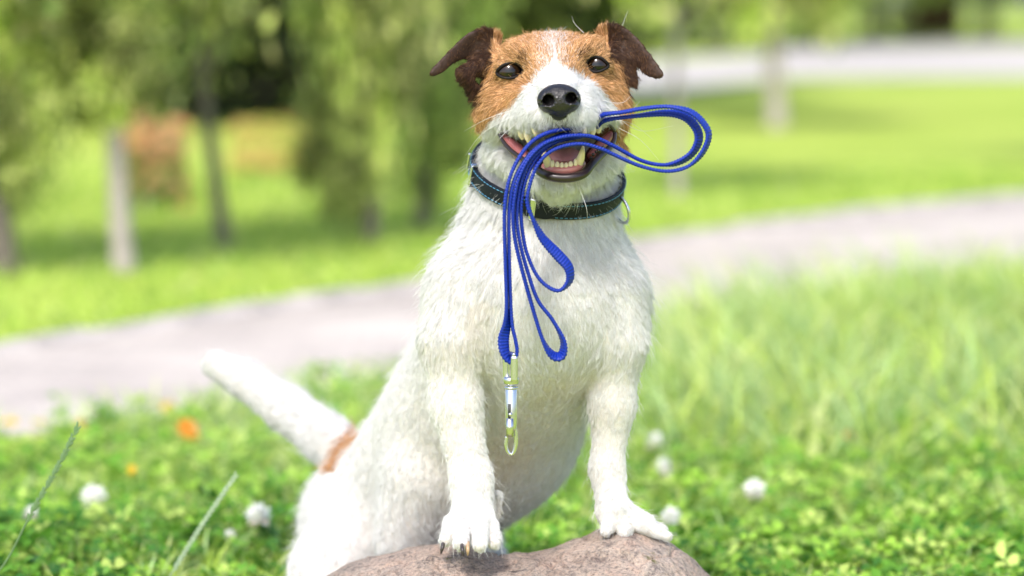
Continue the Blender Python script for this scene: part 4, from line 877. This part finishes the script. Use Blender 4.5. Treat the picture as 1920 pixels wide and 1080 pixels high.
def tree(u, v, kind, cz, rr, rz, tr, lab, mt=None, dx=0.0, group=None, name='young_tree', lean=0.0, low=None):
    g = ground_at(u, v); t = empty(name, (g[0], g[1], 0), lab, 'tree' if name != 'bush' else 'bush', group)
    top = np.array([g[0] + dx + lean, g[1], cz]); b0 = np.array([g[0], g[1], -.02]); rg = np.random.default_rng(int(u + v))
    if tr:
        mid = b0 * .45 + top * .55 + rg.normal(0, .01, 3) * [1, 1, 0]; parts = [tube([b0, b0 * .7 + mid * .3 + rg.normal(0, .004, 3), mid, top], [tr * 1.25, tr, tr * .8, tr * .4], 26, 10)]
        for k in range(7):
            a = k * 2.4; f = .45 + .08 * k; s = b0 + (top - b0) * min(f, .95); e = top + np.array([math.cos(a) * rr * .75, math.sin(a) * rr * .75, rz * (-.35 + .15 * k)]); parts.append(tube([s, (s + e) / 2 + [0, 0, .08 * rz], e], [tr * .4, tr * .28, tr * .1], 12, 6))
        V, F = join(parts); link('trunk', mesh_np('trunk', V, F), mt or m_bark, t)
    o = bpy.data.objects.new('crown', CR[kind][int(u) % 2]); C.objects.link(o); o.parent = t; o.location = (dx + lean, 0, cz); o.scale = (rr, rr, rz); o.rotation_euler = (0, 0, rg.random() * 6.28)
    if low:
        o = bpy.data.objects.new('crown', CR[kind][(int(u) + 1) % 2]); C.objects.link(o); o.parent = t; o.location = (low[0], 0, low[1]); o.scale = (low[2], low[2], low[3])
    return t
g1, g2 = 'young trees standing on the lawn', 'trees and bushes closing off the park'
tree(235, 512, 'young', .93, .40, .68, .019, 'young pale-trunked tree left of the raised tail', m_pale, -.05, g1, low=(-.06, .42, .17, .20))
tree(12, 515, 'young', .80, .36, .58, .024, 'young tree with dark trunk at the far left edge', None, -.08, g1, low=(-.02, .36, .15, .30))
tree(425, 470, 'young', .80, .17, .50, .015, 'slim young tree with dark trunk right of the pale-trunked one', None, -.06, g1)
tree(690, 455, 'young', .62, .19, .58, .016, 'bushy young tree with leaves nearly to the ground, nearest to the dog on its left', None, .0, g1, low=(-.05, .20, .11, .19))
tree(790, 430, 'yellow', .74, .24, .54, .016, 'leafy young tree partly hidden behind the dog\'s shoulder', None, .02, g1, low=(0, .22, .14, .2))
tree(1272, 372, 'young', .92, .36, .60, .012, 'young tree with thin pale trunk behind the leash loop', m_pale, -.02, g1)
tree(1458, 240, 'young', .93, .50, .76, .035, 'young tree with pale lower trunk at the edge of the paved square', m_pale, -.05, g1)
i = 0
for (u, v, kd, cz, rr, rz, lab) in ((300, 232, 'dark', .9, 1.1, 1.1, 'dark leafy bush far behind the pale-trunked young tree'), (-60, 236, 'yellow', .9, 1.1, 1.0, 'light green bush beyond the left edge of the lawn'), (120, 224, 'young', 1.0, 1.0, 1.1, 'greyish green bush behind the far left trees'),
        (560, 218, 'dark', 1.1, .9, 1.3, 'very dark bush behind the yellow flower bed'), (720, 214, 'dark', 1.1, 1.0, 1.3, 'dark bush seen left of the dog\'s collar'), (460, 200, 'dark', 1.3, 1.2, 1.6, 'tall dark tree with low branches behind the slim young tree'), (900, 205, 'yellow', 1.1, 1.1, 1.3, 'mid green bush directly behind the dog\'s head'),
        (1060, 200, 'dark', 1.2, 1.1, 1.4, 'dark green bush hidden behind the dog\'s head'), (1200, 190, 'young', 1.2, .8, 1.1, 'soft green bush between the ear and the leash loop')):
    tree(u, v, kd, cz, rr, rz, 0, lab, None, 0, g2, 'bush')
for (u, v, kd, cz, rr, rz, tr, lab, mt) in ((1340, 92, 'dark', 2.4, 2.6, 2.4, .12, 'broad dark tree beyond the paved square, left of the others', None), (1530, 78, 'yellow', 2.6, 2.6, 2.7, .12, 'light green tree beyond the middle of the paved square', None), (1640, 70, 'young', 3.2, 2.6, 3.0, .12, 'greyish green tree left of the reddish trunk beyond the square', None),
        (1735, 66, 'young', 3.8, 2.4, 2.9, .42, 'tree with thick reddish brown leaning trunk beyond the square', m_red), (1850, 70, 'yellow', 3.0, 2.6, 2.8, .12, 'yellow-green tree right of the reddish trunk', None), (1990, 66, 'dark', 3.0, 2.8, 2.8, .14, 'dark tree at the far right edge beyond the square', None),
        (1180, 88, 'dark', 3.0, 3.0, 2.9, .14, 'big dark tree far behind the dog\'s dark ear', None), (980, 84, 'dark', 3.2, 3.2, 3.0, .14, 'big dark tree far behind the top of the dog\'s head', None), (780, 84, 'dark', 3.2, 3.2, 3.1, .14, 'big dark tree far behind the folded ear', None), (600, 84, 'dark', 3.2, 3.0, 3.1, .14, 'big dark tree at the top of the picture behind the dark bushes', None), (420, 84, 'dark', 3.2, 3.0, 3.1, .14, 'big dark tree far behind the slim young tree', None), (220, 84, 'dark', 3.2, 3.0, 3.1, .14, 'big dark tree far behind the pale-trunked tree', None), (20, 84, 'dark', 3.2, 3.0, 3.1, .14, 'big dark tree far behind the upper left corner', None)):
    tree(u, v, kd, cz, rr, rz, tr, lab, mt, 0, g2, 'park_tree', lean=.9 if mt is m_red else 0)
tree(2230, 332, 'yellow', 1.75, .75, .55, .05, 'tall tree just outside the right edge whose shade falls on the lawn', None, 0, g2, 'park_tree')
# bed of orange and yellow flowers under the trees
rgf = np.random.default_rng(5)
def bed(name, u0, u1, v0, v1, n, hmin, hmax, cols, r, lab):
    Vs, Cs = [], []
    for k in range(n):
        g = ground_at(u0 + (u1 - u0) * rgf.random(), v0 + (v1 - v0) * rgf.random()); z = hmin + (hmax - hmin) * rgf.random(); c = cols[rgf.integers(len(cols))]
        for a in range(5):
            d = unit(rgf.normal(0, 1, 3)); e = unit(np.cross(d, rgf.normal(0, 1, 3))); p = g + [0, 0, z] + rgf.normal(0, r * .5, 3); Vs.append([p - d * r, p + e * r * .6, p + d * r, p - e * r * .6]); Cs += [c] * 4
        p = g.copy(); Vs.append([p + [-.003, 0, 0], p + [.003, 0, 0], p + [.002, 0, z], p + [-.002, 0, z]]); Cs += [(.10, .2, .04)] * 4
    V = np.array(Vs).reshape(-1, 3); tag(link(name, mesh_np(name, V, np.arange(len(V)).reshape(-1, 4), smooth=False, col=np.array(Cs)), m_leaf), lab, 'flowers', kind='stuff')
bed('flower_bed', 440, 590, 250, 330, 700, .005, .05, [(.52, .56, .12), (.62, .56, .14), (.45, .55, .10), (.66, .44, .16)], .016, 'yellow and orange flower bed on the lawn beside the slim tree')
bed('tall_flowers', 232, 345, 345, 400, 220, .03, .20, [(.75, .42, .25), (.70, .35, .16), (.6, .5, .2)], .014, 'peach coloured tall flowers behind the pale-trunked young tree')
print('trees', time.time() - T0)
print('script', time.time() - T0)
